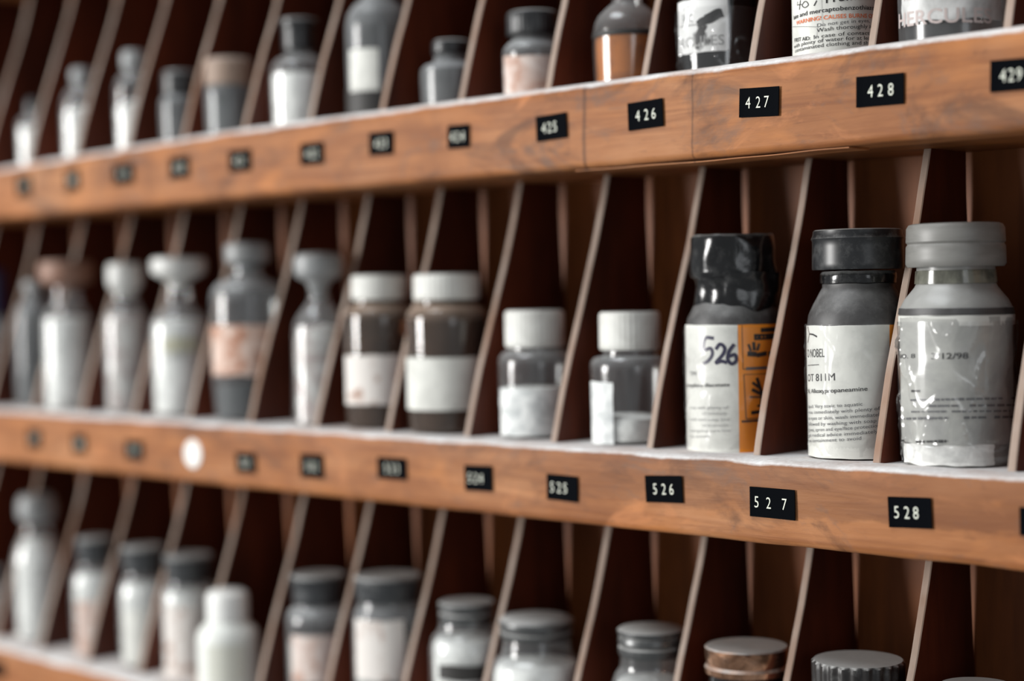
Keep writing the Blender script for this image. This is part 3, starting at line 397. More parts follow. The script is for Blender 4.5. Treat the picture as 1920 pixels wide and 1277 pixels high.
 {'key': 'l516', 'name': 'reagent_bottle', 'cat': 'bottle', 'label': 'tall slender bottle of pale powder with stopper, tallest on the lowest shelf at far left', 'row': 3, 'x': -693.95, 'y': 35.0, 'az': -29.7, 'body': ('clean_glass', [[0.0, 13.3], [2.24, 15.52], [28.4, 16.63], [54.44, 17.0], [63.72, 14.78], [71.14, 11.09], [75.96, 9.24], [82.26, 8.87], [84.12, 10.35]]), 'cap': ('stopper', 'frost', [[80.41, 7.39], [82.63, 11.82], [84.86, 13.3], [93.37, 13.3], [97.44, 12.19], [99.66, 10.35], [100.77, 0.0]], 0), 'contents': ('powder_white', [[1.0, 11.46], [2.0, 14.04], [54.44, 14.78], [62.61, 12.56], [69.29, 8.87], [70.77, 0.0]]), 'labels': []},
 {'key': 'l515', 'name': 'reagent_bottle', 'cat': 'bottle', 'label': 'short bottle cut off by the left edge on the lowest shelf', 'row': 3, 'x': -754.72, 'y': 32.99, 'az': -28.4, 'body': ('glass', [[0.0, 10.7], [2.32, 12.23], [22.0, 12.99], [29.7, 11.46], [34.32, 7.64], [37.4, 6.88]]), 'cap': ('stopper', 'black_plastic', [[35.48, 6.11], [36.63, 8.41], [42.79, 8.41], [44.33, 0.0]], 0), 'contents': ('powder_pale', [[1.0, 9.17], [2.0, 11.08], [22.0, 11.46], [23.92, 0.0]]), 'labels': []},
]
WRITING = {
 'u427': [
  ('t', 'Promoter, M', -69.0, 22.25, 22.3, 24.65, 3.16, 'ink_black', 1),
  ('t', 'late and mercaptobenzothiazole', -127.0, 17.83, 5.9, 19.75, 1.81, 'ink_black', 1),
  ('t', 'WARNING! CAUSES BURNS OF', -118.0, 15.15, -2.0, 16.18, 1.69, 'ink_orange', 1),
  ('t', 'Do not get in eyes, on', -81.0, 12.71, 1.7, 14.53, 1.47, 'ink_grey', 0),
  ('t', 'Wash thoroughly aft', -81.8, 10.54, -2.0, 11.99, 1.69, 'ink_black', 0),
  ('t', 'FIRST AID:', -124.9, 8.34, -90.9, 7.77, 1.58, 'ink_black', 1),
  ('t', 'In case of contact, i', -85.8, 8.03, -4.3, 9.16, 1.58, 'ink_black', 0),
  ('t', 'with plenty of water for at leas', -127.0, 5.75, -6.5, 7.01, 1.58, 'ink_black', 0),
  ('t', 'contaminated clothing and sh', -123.0, 3.78, -13.6, 4.98, 1.58, 'ink_black', 0),
  ('s', [[-113.7, 24.71], [-115.1, 23.45], [-105.3, 23.18]], 0.36, 'ink_black'),
  ('s', [[-107.5, 25.06], [-109.9, 21.19]], 0.36, 'ink_black'),
  ('s', [[-100.1, 24.04], [-104.2, 22.69], [-99.1, 21.57], [-93.5, 22.42], [-96.3, 23.87], [-100.1, 24.04]], 0.36, 'ink_black'),
  ('s', [[-81.0, 23.7], [-85.0, 21.65]], 0.45, 'ink_black'),
  ('s', [[-132.2, 15.18], [-80.3, 12.8]], 0.18, 'ink_grey'),
  ('s', [[-80.3, 12.91], [-81.8, 9.44], [-86.7, 7.84]], 0.16, 'ink_pale'),
  ('s', [[-74.9, 28.11], [-74.2, 17.12], [-73.4, 13.59]], 0.16, 'ink_pale'),
 ],
 'm527': [
  ('t', 'O NOBEL', -131.4, 42.09, -96.0, 42.65, 3.61, 'ink_black', 0),
  ('t', 'OT 811M', -131.4, 31.97, -83.0, 33.02, 3.16, 'ink_black', 0),
  ('t', 'N, Alkoxypropaneamine', -131.4, 27.02, -47.6, 28.85, 1.8, 'ink_black', 0.6),
  ('s', [[-131.4, 38.72], [-104.4, 39.38]], 0.29, 'ink_black'),
  ('s', [[-129.2, 55.14], [-123.8, 52.03], [-129.2, 48.41]], 0.45, 'ink_black'),
  ('s', [[-122.3, 52.04], [-114.5, 51.87], [-107.2, 51.01]], 0.68, 'ink_black'),
  ('t', 'liquid. Very toxic to aquatic', -131.4, 20.71, -53.1, 22.73, 1.47, 'ink_grey', 0),
  ('t', 'rinse immediately with plenty of', -131.4, 18.23, -34.5, 20.84, 1.47, 'ink_grey', 0),
  ('t', 'on eyes or skin, wash immediately', -131.4, 15.75, -31.8, 18.39, 1.47, 'ink_grey', 0),
  ('t', 'followed by washing with soap a', -131.4, 13.27, -33.2, 15.99, 1.47, 'ink_grey', 0),
  ('t', 'gloves, apron and eye/face protection', -131.4, 10.79, -35.1, 13.82, 1.47, 'ink_grey', 0),
  ('t', 'get medical advice immediately', -131.4, 8.54, -37.0, 11.42, 1.47, 'ink_grey', 0),
  ('t', 'use containment to avoid', -131.4, 6.28, -54.9, 8.69, 1.47, 'ink_grey', 0),
 ],
 'm526': [
  ('s', [[-75.8, 50.1], [-86.9, 50.1], [-89.3, 45.17], [-80.1, 45.66], [-77.9, 43.09], [-83.1, 40.26], [-90.9, 38.82]], 1.51, 'ink_marker'),
  ('s', [[-73.7, 45.19], [-68.3, 47.52], [-63.0, 45.88], [-65.0, 43.08], [-73.7, 39.35], [-66.9, 40.05], [-60.4, 39.34]], 1.51, 'ink_marker'),
  ('s', [[-52.0, 47.46], [-57.8, 44.46], [-59.7, 40.97], [-55.2, 38.85], [-50.0, 40.23], [-51.3, 42.8], [-58.4, 42.13]], 1.51, 'ink_marker'),
  ('t', 'TM', -115.7, 33.38, -102.7, 33.54, 1.92, 'ink_grey', 0),
  ('t', 'propylene diacetate', -126.4, 28.21, -57.8, 29.06, 1.68, 'ink_black', 0.6),
  ('t', 'rinse with plenty of', -117.2, 18.61, -59.7, 19.25, 1.32, 'ink_pale', 0),
  ('t', 'call immediately', -93.4, 16.44, -61.7, 16.68, 1.32, 'ink_pale', 0),
  ('t', 'wash with soap and', -117.2, 13.38, -59.1, 14.1, 1.32, 'ink_pale', 0),
  ('t', 'use eye protection', -93.4, 11.25, -60.4, 11.53, 1.32, 'ink_pale', 0),
  ('t', 'emergency care line', -117.2, 8.37, -57.8, 9.19, 1.32, 'ink_pale', 0),
  ('t', 'to avoid', -117.2, 5.75, -83.8, 6.44, 1.32, 'ink_pale', 0),
  ('s', [[-42.9, 55.56], [-42.3, 36.45]], 0.31, 'ink_black'),
  ('s', [[-42.3, 36.45], [9.5, 36.5]], 0.31, 'ink_black'),
  ('s', [[-41.6, 34.11], [9.5, 34.14]], 0.24, 'ink_black'),
  ('s', [[-41.6, 34.11], [-39.6, 14.71]], 0.34, 'ink_black'),
  ('s', [[-39.6, 14.71], [3.3, 14.91]], 0.34, 'ink_black'),
  ('s', [[-44.9, 13.58], [-2.0, 14.09]], 0.84, 'ink_black'),
  ('s', [[-39.0, 36.65], [-12.1, 36.82]], 1.2, 'ink_grey'),
  ('s', [[-20.1, 53.28], [21.3, 53.61]], 1.92, 'ink_black'),
  ('s', [[-28.8, 50.33], [2.2, 50.49]], 2.64, 'ink_black'),
  ('s', [[-25.2, 50.3], [-13.7, 50.42]], 0.72, 'orange'),
  ('s', [[-37.0, 43.17], [-26.0, 42.83]], 2.16, 'ink_black'),
  ('s', [[-26.0, 42.37], [-12.1, 43.15]], 1.92, 'ink_black'),
  ('s', [[-35.7, 47.35], [-32.9, 44.3]], 1.08, 'ink_black'),
  ('s', [[-29.5, 48.23], [-28.8, 44.49]], 1.44, 'ink_black'),
  ('s', [[-22.3, 47.47], [-25.2, 44.46]], 1.2, 'ink_black'),
  ('s', [[-9.5, 42.65], [-1.0, 43.24]], 2.16, 'ink_black'),
  ('s', [[-20.8, 19.85], [-19.3, 25.45]], 1.68, 'ink_black'),
  ('s', [[-19.3, 24.98], [-26.0, 32.55]], 1.44, 'ink_black'),
  ('s', [[-31.6, 30.52], [-21.6, 27.82]], 1.2, 'ink_black'),
  ('s', [[-32.3, 27.49], [-20.1, 25.22]], 1.44, 'ink_black'),
  ('s', [[-12.1, 30.49], [-17.7, 24.49]], 1.2, 'ink_black'),
  ('s', [[-35.0, 24.24], [-20.1, 24.05]], 0.72, 'ink_black'),
  ('s', [[-26.0, 20.16], [-15.4, 20.7]], 0.96, 'ink_black'),
  ('s', [[-33.6, 17.22], [-17.0, 17.91]], 1.44, 'ink_black'),
 ],
 'm528': [
  ('t', '3/12/98', -84.2, 42.62, -48.1, 42.77, 2.36, 'ink_black', 1),
  ('t', 'NO. 8', -138.0, 42.32, -103.0, 42.93, 1.71, 'ink_black', 1),
  ('s', [[-109.5, 29.77], [-97.2, 29.95]], 0.86, 'ink_black'),
  ('s', [[-111.2, 26.15], [-102.2, 26.36]], 0.73, 'ink_grey'),
  ('s', [[-100.1, 26.4], [-90.1, 26.59]], 0.68, 'ink_grey'),
  ('s', [[-88.8, 26.62], [-85.3, 26.72]], 0.65, 'ink_grey'),
  ('s', [[-83.7, 26.71], [-76.5, 26.82]], 0.85, 'ink_grey'),
  ('s', [[-74.8, 26.83], [-71.8, 26.91]], 0.72, 'ink_grey'),
  ('s', [[-70.4, 26.89], [-65.9, 26.96]], 0.78, 'ink_grey'),
  ('s', [[-64.8, 26.94], [-58.7, 27.0]], 0.74, 'ink_grey'),
  ('s', [[-57.6, 27.0], [-52.5, 27.04]], 0.94, 'ink_grey'),
  ('s', [[-50.7, 27.03], [-42.3, 27.03]], 0.76, 'ink_grey'),
  ('s', [[-41.3, 27.04], [-34.1, 27.03]], 0.75, 'ink_grey'),
  ('s', [[-32.8, 27.01], [-26.8, 27.0]], 0.72, 'ink_grey'),
  ('s', [[-25.3, 26.97], [-18.4, 26.92]], 0.82, 'ink_grey'),
  ('s', [[-16.8, 26.89], [-10.4, 26.84]], 0.7, 'ink_grey'),
  ('s', [[5.0, 26.57], [13.0, 26.46]], 0.87, 'ink_grey'),
  ('s', [[-87.3, 24.19], [-79.7, 24.32]], 0.84, 'ink_grey'),
  ('s', [[-78.3, 24.31], [-71.8, 24.41]], 0.78, 'ink_grey'),
  ('s', [[-70.9, 24.39], [-66.6, 24.46]], 0.71, 'ink_grey'),
  ('s', [[-64.8, 24.43], [-58.1, 24.49]], 0.79, 'ink_grey'),
  ('s', [[-47.5, 24.47], [-41.1, 24.49]], 0.93, 'ink_grey'),
  ('s', [[-39.3, 24.45], [-32.7, 24.43]], 0.72, 'ink_grey'),
  ('s', [[-30.3, 24.38], [-20.9, 24.3]], 0.79, 'ink_grey'),
  ('s', [[-18.3, 24.25], [-7.8, 24.11]], 0.92, 'ink_grey'),
  ('s', [[-5.0, 24.04], [4.7, 23.89]], 0.7, 'ink_grey'),
  ('s', [[7.3, 23.8], [13.0, 23.73]], 0.93, 'ink_grey'),
  ('s', [[-109.7, 21.55], [-97.9, 21.83]], 0.59, 'ink_grey'),
  ('s', [[-96.1, 21.84], [-91.2, 21.97]], 0.5, 'ink_grey'),
  ('s', [[-88.8, 21.96], [-81.4, 22.1]], 0.58, 'ink_grey'),
  ('s', [[-80.4, 22.08], [-76.2, 22.18]], 0.63, 'ink_grey'),
  ('s', [[-74.6, 22.15], [-70.1, 22.23]], 0.7, 'ink_grey'),
  ('s', [[-64.5, 22.22], [-55.9, 22.28]], 0.67, 'ink_grey'),
  ('s', [[-54.8, 22.25], [-50.5, 22.3]], 0.68, 'ink_grey'),
  ('s', [[-49.2, 22.25], [-45.9, 22.29]], 0.55, 'ink_grey'),
  ('s', [[-44.0, 22.24], [-40.1, 22.26]], 0.67, 'ink_grey'),
  ('s', [[-38.2, 22.2], [-32.8, 22.2]], 0.51, 'ink_grey'),
  ('s', [[-31.4, 22.15], [-25.2, 22.12]], 0.52, 'ink_grey'),
  ('s', [[-22.7, 22.05], [-12.6, 21.93]], 0.57, 'ink_grey'),
  ('s', [[-10.9, 21.87], [-4.1, 21.79]], 0.7, 'ink_grey'),
  ('s', [[-0.9, 21.68], [1.9, 21.68]], 0.67, 'ink_grey'),
  ('s', [[-131.4, 18.24], [-122.6, 18.53]], 1.0, 'ink_grey'),
  ('s', [[-118.4, 18.61], [-110.3, 18.87]], 0.87, 'ink_grey'),
  ('s', [[-107.8, 18.9], [-103.0, 19.06]], 0.9, 'ink_grey'),
  ('s', [[-100.4, 19.09], [-95.1, 19.24]], 0.98, 'ink_grey'),
  ('s', [[-93.5, 19.25], [-83.8, 19.44]], 1.01, 'ink_grey'),
  ('s', [[-82.8, 19.46], [-79.5, 19.55]], 0.83, 'ink_grey'),
  ('s', [[-77.8, 19.54], [-74.0, 19.63]], 0.89, 'ink_grey'),
  ('s', [[-71.9, 19.62], [-68.7, 19.7]], 0.74, 'ink_grey'),
  ('s', [[-53.1, 19.78], [-47.6, 19.82]], 0.92, 'ink_grey'),
  ('s', [[-45.9, 19.8], [-40.7, 19.82]], 0.78, 'ink_grey'),
  ('s', [[-39.4, 19.79], [-31.1, 19.75]], 0.8, 'ink_grey'),
  ('s', [[-21.9, 19.67], [-14.6, 19.59]], 0.95, 'ink_grey'),
  ('s', [[-11.8, 19.53], [-1.5, 19.37]], 0.86, 'ink_grey'),
  ('s', [[0.2, 19.32], [8.2, 19.19]], 0.93, 'ink_grey'),
  ('s', [[-131.4, 9.46], [-123.9, 9.76]], 0.72, 'ink_black'),
  ('s', [[-103.0, 9.83], [-92.2, 10.12]], 0.86, 'ink_black'),
  ('s', [[-90.1, 10.17], [-83.1, 10.34]], 0.82, 'ink_black'),
  ('s', [[-81.6, 10.35], [-78.6, 10.45]], 1.07, 'ink_black'),
  ('s', [[-77.7, 10.43], [-72.9, 10.53]], 1.17, 'ink_black'),
  ('s', [[-71.4, 10.53], [-69.7, 10.6]], 0.98, 'ink_black'),
 ],
 'u428': [
  ('t', 'HERCULES', -129.1, 7.22, -15.0, 6.09, 5.75, 'ink_rose', 1),
  ('t', 'HERCULES POWDER', -116.1, 17.17, -16.6, 16.57, 2.55, 'ink_rose', 0),
 ],
 'u426': [
  ('t', 'RK', -110.3, 22.63, -88.2, 22.61, 4.31, 'ink_pale', 0),
  ('s', [[-81.1, 21.19], [-74.5, 22.62], [-63.6, 23.29], [-53.1, 25.21], [-47.1, 25.86]], 3.59, 'ink_black'),
  ('s', [[-71.3, 24.16], [-63.6, 25.14], [-56.1, 26.41], [-50.1, 26.81]], 2.15, 'ink_black'),
  ('s', [[-118.4, 21.84], [-79.4, 21.37]], 0.36, 'ink_grey'),
  ('t', 'RCULES', -114.9, 12.0, -45.6, 11.92, 4.55, 'ink_pale', 0),
 ],
}
TAGS = [
 ('426', 1, -105.9, 78.49, 19.95, 12.19, 1.8, (0.28, 0.53, 0.74)),
 ('425', 1, -162.78, 77.63, 19.21, 11.64, 2.0, (0.25, 0.44, 0.62)),
 ('427', 1, -44.25, 78.42, 20.1, 12.03, -2.5, (0.22, 0.48, 0.69)),
 ('428', 1, 14.08, 77.74, 21.6, 12.06, -1.0, (0.3, 0.51, 0.73)),
 ('429', 1, 71.33, 78.0, 18.87, 11.67, -1.4, (0.27, 0.45, 0.62)),
 ('424', 1, -225.21, 78.05, 14.91, 11.18, -1.4, (0.2, 0.45, 0.7)),
 ('423', 1, -282.65, 78.98, 17.81, 11.55, -1.2, (0.3, 0.5, 0.7)),
 ('422', 1, -338.84, 77.67, 18.75, 11.34, -0.5, (0.3, 0.5, 0.7)),
 ('421', 1, -402.8, 78.26, 19.62, 11.89, -0.4, (0.3, 0.5, 0.7)),
 ('420', 1, -461.71, 78.17, 18.9, 12.37, 0.1, (0.3, 0.5, 0.7)),
 ('419', 1, -520.45, 78.06, 21.05, 12.23, -0.0, (0.3, 0.5, 0.7)),
 ('418', 1, -579.06, 77.73, 14.54, 12.88, 1.2, (0.3, 0.5, 0.7)),
 ('417', 1, -638.72, 77.51, 17.02, 13.19, 0.3, (0.3, 0.5, 0.7)),
 ('526', 2, -98.57, -85.33, 20.85, 11.77, 2.9, (0.26, 0.5, 0.71)),
 ('527', 2, -40.27, -87.38, 22.87, 12.47, -0.2, (0.15, 0.42, 0.77)),
 ('528', 2, 25.35, -86.34, 19.21, 12.0, 2.5, (0.19, 0.43, 0.64)),
 ('525', 2, -159.7, -88.82, 19.3, 11.88, -0.7, (0.17, 0.4, 0.6)),
 ('524', 2, -215.46, -87.71, 18.81, 12.31, 1.7, (0.18, 0.4, 0.6)),
 ('523', 2, -278.99, -86.57, 21.86, 10.89, 0.8, (0.3, 0.5, 0.7)),
 ('522', 2, -344.29, -89.08, 18.71, 12.64, 1.5, (0.3, 0.5, 0.7)),
 ('521', 2, -403.12, -90.45, 17.91, 11.1, 1.2, (0.3, 0.5, 0.7)),
 ('519', 2, -515.9, -88.87, 18.6, 11.35, 0.9, (0.3, 0.5, 0.7)),
 ('518', 2, -578.16, -88.09, 15.14, 11.82, 1.4, (0.3, 0.5, 0.7)),
 ('517', 2, -633.24, -87.38, 15.55, 12.59, 1.3, (0.3, 0.5, 0.7)),
 ('529', 2, 81.22, -85.87, 18.27, 10.44, 0.6, (0.2, 0.45, 0.7)),
 ('', 3, -688.28, -246.22, 16.64, 10.97, 2.9, ()),
]

# ------------------------------------------------------------------ the cabinet
ROWTOP = {0: 258.8, 1: 97.2, 2: -69.4, 3: -230.4}
ROWBOT = {0: 222.2, 1: 57.5, 2: -104.8, 3: -270.5}
XL, XR, YB = -902, 182, 88.0
YDT = 84.0       # dividers stop a little short of the back panel
cab = thing('pigeonhole_cabinet', 'old brown wooden wall of numbered pigeonholes holding rows of bottles', 'cabinet', (0, 0, 0))
def box(bm, x0, x1, y0, y1, z0, z1, mi=0):
    v = [bm.verts.new((x*S, y*S, z*S)) for x in (x0, x1) for y in (y0, y1) for z in (z0, z1)]
    for f in ((0, 1, 3, 2), (4, 6, 7, 5), (0, 4, 5, 1), (2, 3, 7, 6), (0, 2, 6, 4), (1, 5, 7, 3)):
        q = bm.faces.new([v[i] for i in f]); q.material_index = mi
bm = bmesh.new(); box(bm, XL-8, XR+8, YB, YB+6, ROWBOT[3], ROWTOP[0]); obj('back_panel', bm, M['back'], cab, smooth=False)
for x0, x1 in ((XL-8, XL), (XR, XR+8)):
    bm = bmesh.new(); box(bm, x0, x1, 0, YB, ROWBOT[3], ROWTOP[0]); obj('side_panel', bm, M['shelf'], cab, smooth=False)
def sag(row, x):            # the upper shelf droops and wears thin towards its far left end
    return 5.0*max(0., min(1., (-x-400)/300))**1.2 if row == 1 else 0.
def shelf(row):
    t, b = ROWTOP[row], ROWBOT[row]; H = t-b
    prof = [(YB, -.6), (40, -.6), (17, -.6), (13, 0), (9, -.1), (5.5, -.3), (3, -.7), (1.3, -1.2), (.4, -2.0), (0, -3.4), (0, -12), (0, -20), (0, -28), (0, -H+3), (.25, -H+1.4), (1.1, -H+.4), (2.4, -H), (20, -H), (20.5, -H+1.2), (YB, -H+1.2)]
    bm = bmesh.new(); rows = []; n = int((XR-XL)/6)
    for i in range(n+1):
        x = XL+(XR-XL)*i/n; r = []
        for k, (y, z) in enumerate(prof):
            dy = dz = 0
            if k <= 9: dz0 = -sag(row, x)+(z*1.1 if row == 1 and k >= 3 else 0)
            else: dz0 = 0
            if 3 <= k <= 9:
                dz = 0.9*noise.noise(Vector((x*.035, row*9, 0)))+.35*noise.noise(Vector((x*.16, row*9+3, k*.3))); dy = .5*noise.noise(Vector((x*.05, row*5, 7)))
                if k < 6: dz = min(dz, 0)*.4
                dz *= .7
            if 13 <= k <= 16: dz = .5*noise.noise(Vector((x*.03, row*4, 20)))
            if 9 <= k <= 13: dy = .25*noise.noise(Vector((x*.02, k*.8, row)))
            r.append(bm.verts.new((x*S, (y+dy)*S, (t+z+dz+dz0)*S)))
        rows.append(r)
    m = len(prof)
    for A, B in zip(rows, rows[1:]):
        for k in range(m): bm.faces.new((A[k], A[(k+1) % m], B[(k+1) % m], B[k]))
    bm.faces.new(rows[0]); bm.faces.new(rows[-1])
    return obj('shelf', bm, M['shelf'], cab)
SH = {r: shelf(r) for r in range(4)}
# thin splinter strip peeling from the underside of the shelf numbered 4xx
bm = bmesh.new(); P = []
for i in range(41):
    u = i/40; x = -150+148*u; z = ROWBOT[1]-.9-0.5*math.sin(math.pi*u)-.5*noise.noise(Vector((u*5, 3, 1)))
    P.append([bm.verts.new((x*S, y*S, (z+dz)*S)) for y, dz in ((1.4, 0), (1.4, .45), (16, 1.0), (16, -.2))])
for A, B in zip(P, P[1:]):
    for k in range(4): bm.faces.new((A[k], A[(k+1) % 4], B[(k+1) % 4], B[k]))
bm.faces.new(P[0]); bm.faces.new(P[-1])
obj('splinter_strip', bm, M['shelf'], SH[1])

def divider(row, k):
    """thin upright board whose front edge leans back towards the top"""
    z0, z1 = ROWTOP[row]-.9-sag(row, 60*k), ROWBOT[row-1]+1.3; x = 60*k; H = z1-z0
    rnd = random.Random(row*100+k); bow = rnd.uniform(-.8, .8); half = 1.75
    N = 22; front = []
    for i in range(N+1):
        u = i/N; y = 14.8+41.2*u+1.6*math.sin(2*math.pi*u)*-.6+bow*math.sin(math.pi*u)+.35*noise.noise(Vector((u*9, k, row)))
        front.append((y, z0+H*u))
    bm = bmesh.new(); L, Rr, Lb, Rb = [], [], [], []
    for y, z in front:
        xx = x+.35*noise.noise(Vector((z*.03, k, row*3)))
        u_ = (z-z0)/H; YD = YB-.3-(YB-YDT)*max(0., min(1., (u_-.30)/.55))**1.0
        L.append(bm.verts.new(((xx-half)*S, (y+.35)*S, z*S))); Rr.append(bm.verts.new(((xx+half)*S, (y+.35)*S, z*S)))
        Lb.append(bm.verts.new(((x-half)*S, YD*S, z*S))); Rb.append(bm.verts.new(((x+half)*S, YD*S, z*S)))
    Lf = [bm.verts.new((v.co.x+.45*S, v.co.y-.35*S, v.co.z)) for v in L]; Rf = [bm.verts.new((v.co.x-.45*S, v.co.y-.35*S, v.co.z)) for v in Rr]
    for i in range(N):
        for A, B, mi in ((Lf, Rf, 1), (Rf, Rr, 1), (L, Lf, 1), (Rr, Rb, 0), (Lb, L, 0), (Rb, Lb, 0)):
            q = bm.faces.new((A[i], B[i], B[i+1], A[i+1])); q.material_index = mi
    bm.faces.new((L[0], Lb[0], Rb[0], Rr[0], Rf[0], Lf[0])); bm.faces.new((L[N], Lf[N], Rf[N], Rr[N], Rb[N], Lb[N]))
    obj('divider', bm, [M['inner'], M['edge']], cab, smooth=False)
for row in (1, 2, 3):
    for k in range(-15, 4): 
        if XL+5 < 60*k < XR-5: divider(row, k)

# number tags stuck on the shelf fronts
for txt, row, x, z, w, h, ang, us in TAGS:
    bm = bmesh.new(); n = 8; ca, sa = math.cos(math.radians(ang)), math.sin(math.radians(ang))
    def P_(u, v, y): return ((x+u*ca-v*sa)*S, y*S, (z+u*sa+v*ca)*S)
    rows = []
    for i in range(n+1):
        u = -w/2+w*i/n; curl = -.35*abs(2*i/n-1)**4
        rows.append([bm.verts.new(P_(u, v, y+curl)) for v, y in ((-h/2, -.2), (-h/2, -.62), (h/2, -.62), (h/2, -.2))])
    for A, B in zip(rows, rows[1:]):
        for k in range(4): bm.faces.new((A[k], A[(k+1) % 4], B[(k+1) % 4], B[k]))
    bm.faces.new(rows[0]); bm.faces.new(rows[-1])
    bmesh.ops.recalc_face_normals(bm, faces=bm.faces)
    if txt:
        hh = 4.7
        for d, uf in zip(txt, us):
            vs, fs = text_geo(d, -0.5); x0 = min(v[0] for v in vs); x1 = max(v[0] for v in vs); y0 = min(v[1] for v in vs); y1 = max(v[1] for v in vs)
            k = hh/(y1-y0); cxm = (uf-.5)*w
            F_ = [bm.verts.new(P_(cxm+(vx-(x0+x1)/2)*k*.80, (vy-(y0+y1)/2)*k, -.86)) for vx, vy in vs]
            for f in fs:
                try: q = bm.faces.new([F_[i] for i in f]); q.material_index = 1
                except ValueError: pass
    o = obj('number_tag', bm, [M['tag'], M['digit']], SH[row], smooth=False)
    o['label'] = ('black tag embossed %s in pale digits' % txt) if txt else 'small dark blank-looking tag at the left edge'
bm = bmesh.new(); seg = 40
r0 = [bm.verts.new(((-454.8+8.6*math.cos(a))*S, -.1*S, (-88.2+8.3*math.sin(a))*S)) for a in [2*math.pi*i/seg for i in range(seg)]]
r1 = [bm.verts.new(((-454.8+8.2*math.cos(a))*S, -.7*S, (-88.2+7.9*math.sin(a))*S)) for a in [2*math.pi*i/seg for i in range(seg)]]
for i in range(seg): bm.faces.new((r0[i], r0[(i+1) % seg], r1[(i+1) % seg], r1[i]))
bm.faces.new(r0); bm.faces.new(r1)
o = obj('round_sticker', bm, M['white_bright'], SH[2], smooth=False); o['label'] = 'bright white round sticker in place of a number tag'

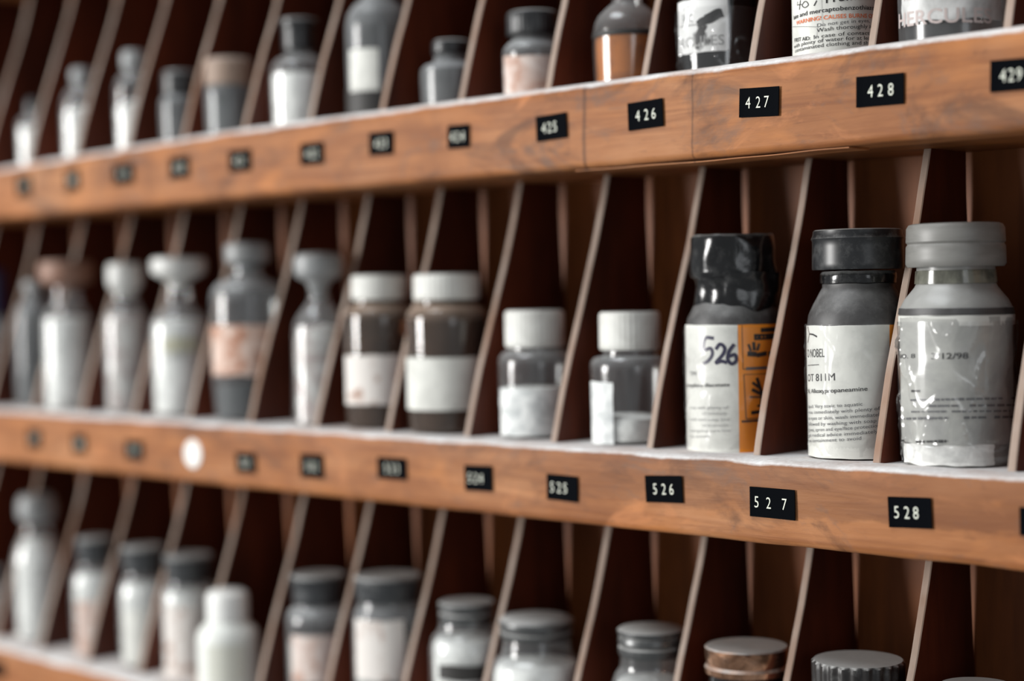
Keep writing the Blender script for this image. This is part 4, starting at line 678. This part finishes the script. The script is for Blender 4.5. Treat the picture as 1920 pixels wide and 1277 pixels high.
# ------------------------------------------------------------------ bottles and jars
GROUP = {1: 'bottles and jars on the upper shelf', 2: 'bottles and jars on the middle shelf', 3: 'bottles and jars on the lowest shelf'}
for n, d in enumerate(BOTTLES):
    z = ROWTOP[d['row']]-.55-sag(d['row'], d['x'])
    t = thing(d['name'], d['label'], d['cat'], (d['x']*S, d['y']*S, z*S), GROUP[d['row']])
    mat, prof = d['body']; see = mat in ('glass', 'clean_glass', 'grey_glass', 'brown_glass', 'black_glass')
    R = max(p[1] for p in prof)
    wobb = .7 if d['key'] == 'm526' else (.35 if d['key'] in ('m528', 'm527') else 0)
    # soften the profile corners
    obj('body', lathe(prof, 72, True, wob=wobb, seed=n, subdiv=2.0), M[mat], t)
    nm, cm, cp, rib = d['cap']
    if d['key'] == 'm526': obj(nm, lathe(cp, 72, True, wob=1.1, seed=n, subdiv=1.5), M[cm], t)
    else:
        ribd = {0.5: .9, 0.3: .25, 0.4: .2}.get(rib, 0)
        obj(nm, lathe(cp, 144 if ribd else 64, True, rib=ribd, nrib=24 if rib == .5 else 36, subdiv=2.0), M[cm], t)
    if 'collar' in d:
        nm, cm, cp = d['collar']
        if d['key'] == 'm526':              # tape bunched up and hanging lower in front, wider on one side
            bm = lathe(cp, 96, False, wob=1.3, seed=n+3, subdiv=1.2); zlo = min(p[0] for p in cp); zhi = max(p[0] for p in cp); a0 = math.radians(d['az'])
            for v in bm.verts:
                a = math.atan2(v.co.y, v.co.x); r = math.hypot(v.co.x, v.co.y)/S; u = (v.co.z/S-zlo)/(zhi-zlo)
                k = max(0, math.cos(a-a0-math.radians(75))); r += 4.6*k*math.sin(math.pi*min(1, u*.62+.1)); z = v.co.z/S-(1-u)*2.2*math.cos(a-a0+.1)+(1-u)*1.0*math.sin(5*a)
                v.co = (r*math.cos(a)*S, r*math.sin(a)*S, z*S)
            obj(nm, bm, M[cm], t)
        else: obj(nm, lathe(cp, 72, False, wob=.5, seed=n+3, subdiv=1.2), M[cm], t)
    if 'contents' in d and see:
        cm, cp = d['contents']; cp = [(zc, rc) for zc, rc in cp]
        obj('contents', lathe(cp, 64, True, wob=.5 if 'powder' in cm else 0, seed=n+11, subdiv=2.5), M[cm], t)
    lab = None
    for i, (ln, lm, z0, z1, a0, a1) in enumerate(d['labels']):
        lo = obj(ln, patch(prof, z0, z1, a0, a1, .35+.02*i, .15, .8 if lm not in ('label_white', 'orange') else .25, n+i), M[lm], t)
        lab = lab or lo
    if d['key'] in WRITING and lab:
        bm, mm_ = write(WRITING[d['key']], R, .62); obj('printing', bm, mm_, lab, smooth='keep')
    if d.get('tape') or d['key'] in ('m526', 'm527'):
        # clear wrapping film with soft creases
        bm = bmesh.new(); na, nz = 150, 60; zt = min(60, max(p[0] for p in prof)-22); g = []
        amp = (.9 if d['key'] == 'u426' else 1.5) if d.get('tape') else .8
        sd = {'m526': 41, 'm527': 12, 'm528': 63, 'u426': 27}[d['key']]
        def ridge(v): return 1-abs(noise.noise(v))*2.6
        for i in range(nz+1):
            row = []
            for j in range(na):
                zz = 1.5+(zt-1.5)*i/nz; a = 2*math.pi*j/na
                v = max(0, ridge(Vector((math.cos(a)*1.6+sd, math.sin(a)*1.6+zz*.03, zz*.045))))**(7 if d['key'] == 'm528' else 11)+.6*max(0, ridge(Vector((math.cos(a)*2.6+sd+5, math.sin(a)*2.6, zz*.02-a*.1))))**14
                rr = rad(prof, zz)+.95+amp*.8*v
                row.append(bm.verts.new((rr*math.cos(a)*S, rr*math.sin(a)*S, zz*S)))
            g.append(row)
        for i in range(nz):
            for j in range(na): bm.faces.new((g[i][j], g[i][(j+1) % na], g[i+1][(j+1) % na], g[i+1][j]))
        obj('clear_wrap', bm, M['film' if d.get('tape') else 'film_thin'], t)
    for i, (bn, bmn, z0, z1) in enumerate(d.get('bands', [])):
        obj(bn, lathe([(z0, rad(prof, z0)+.1), (z0+.2, rad(prof, z0)+.5), (z1-.2, rad(prof, z1)+.5), (z1, rad(prof, z1)+.1)], 64, False, wob=.3, seed=i, subdiv=2), M[bmn], t)
    if d.get('ring'):
            bm = lathe([(23, R+.1), (23.3, R+.45), (25.2, R+.45), (25.5, R+.1)], 64, False); obj('dark_band', bm, M['label_dark'], t)
    if d.get('base'): obj('dark_base_band', lathe([(1, R+.1), (1.3, R+.4), (16, R+.4), (16.3, R+.1)], 64, False), M['label_dark'], t)
    if d.get('band'): obj('dark_band', lathe([(43, 8.2), (43.2, 8.6), (46, 8.6), (46.2, 8.2)], 48, False), M['label_dark'], t)
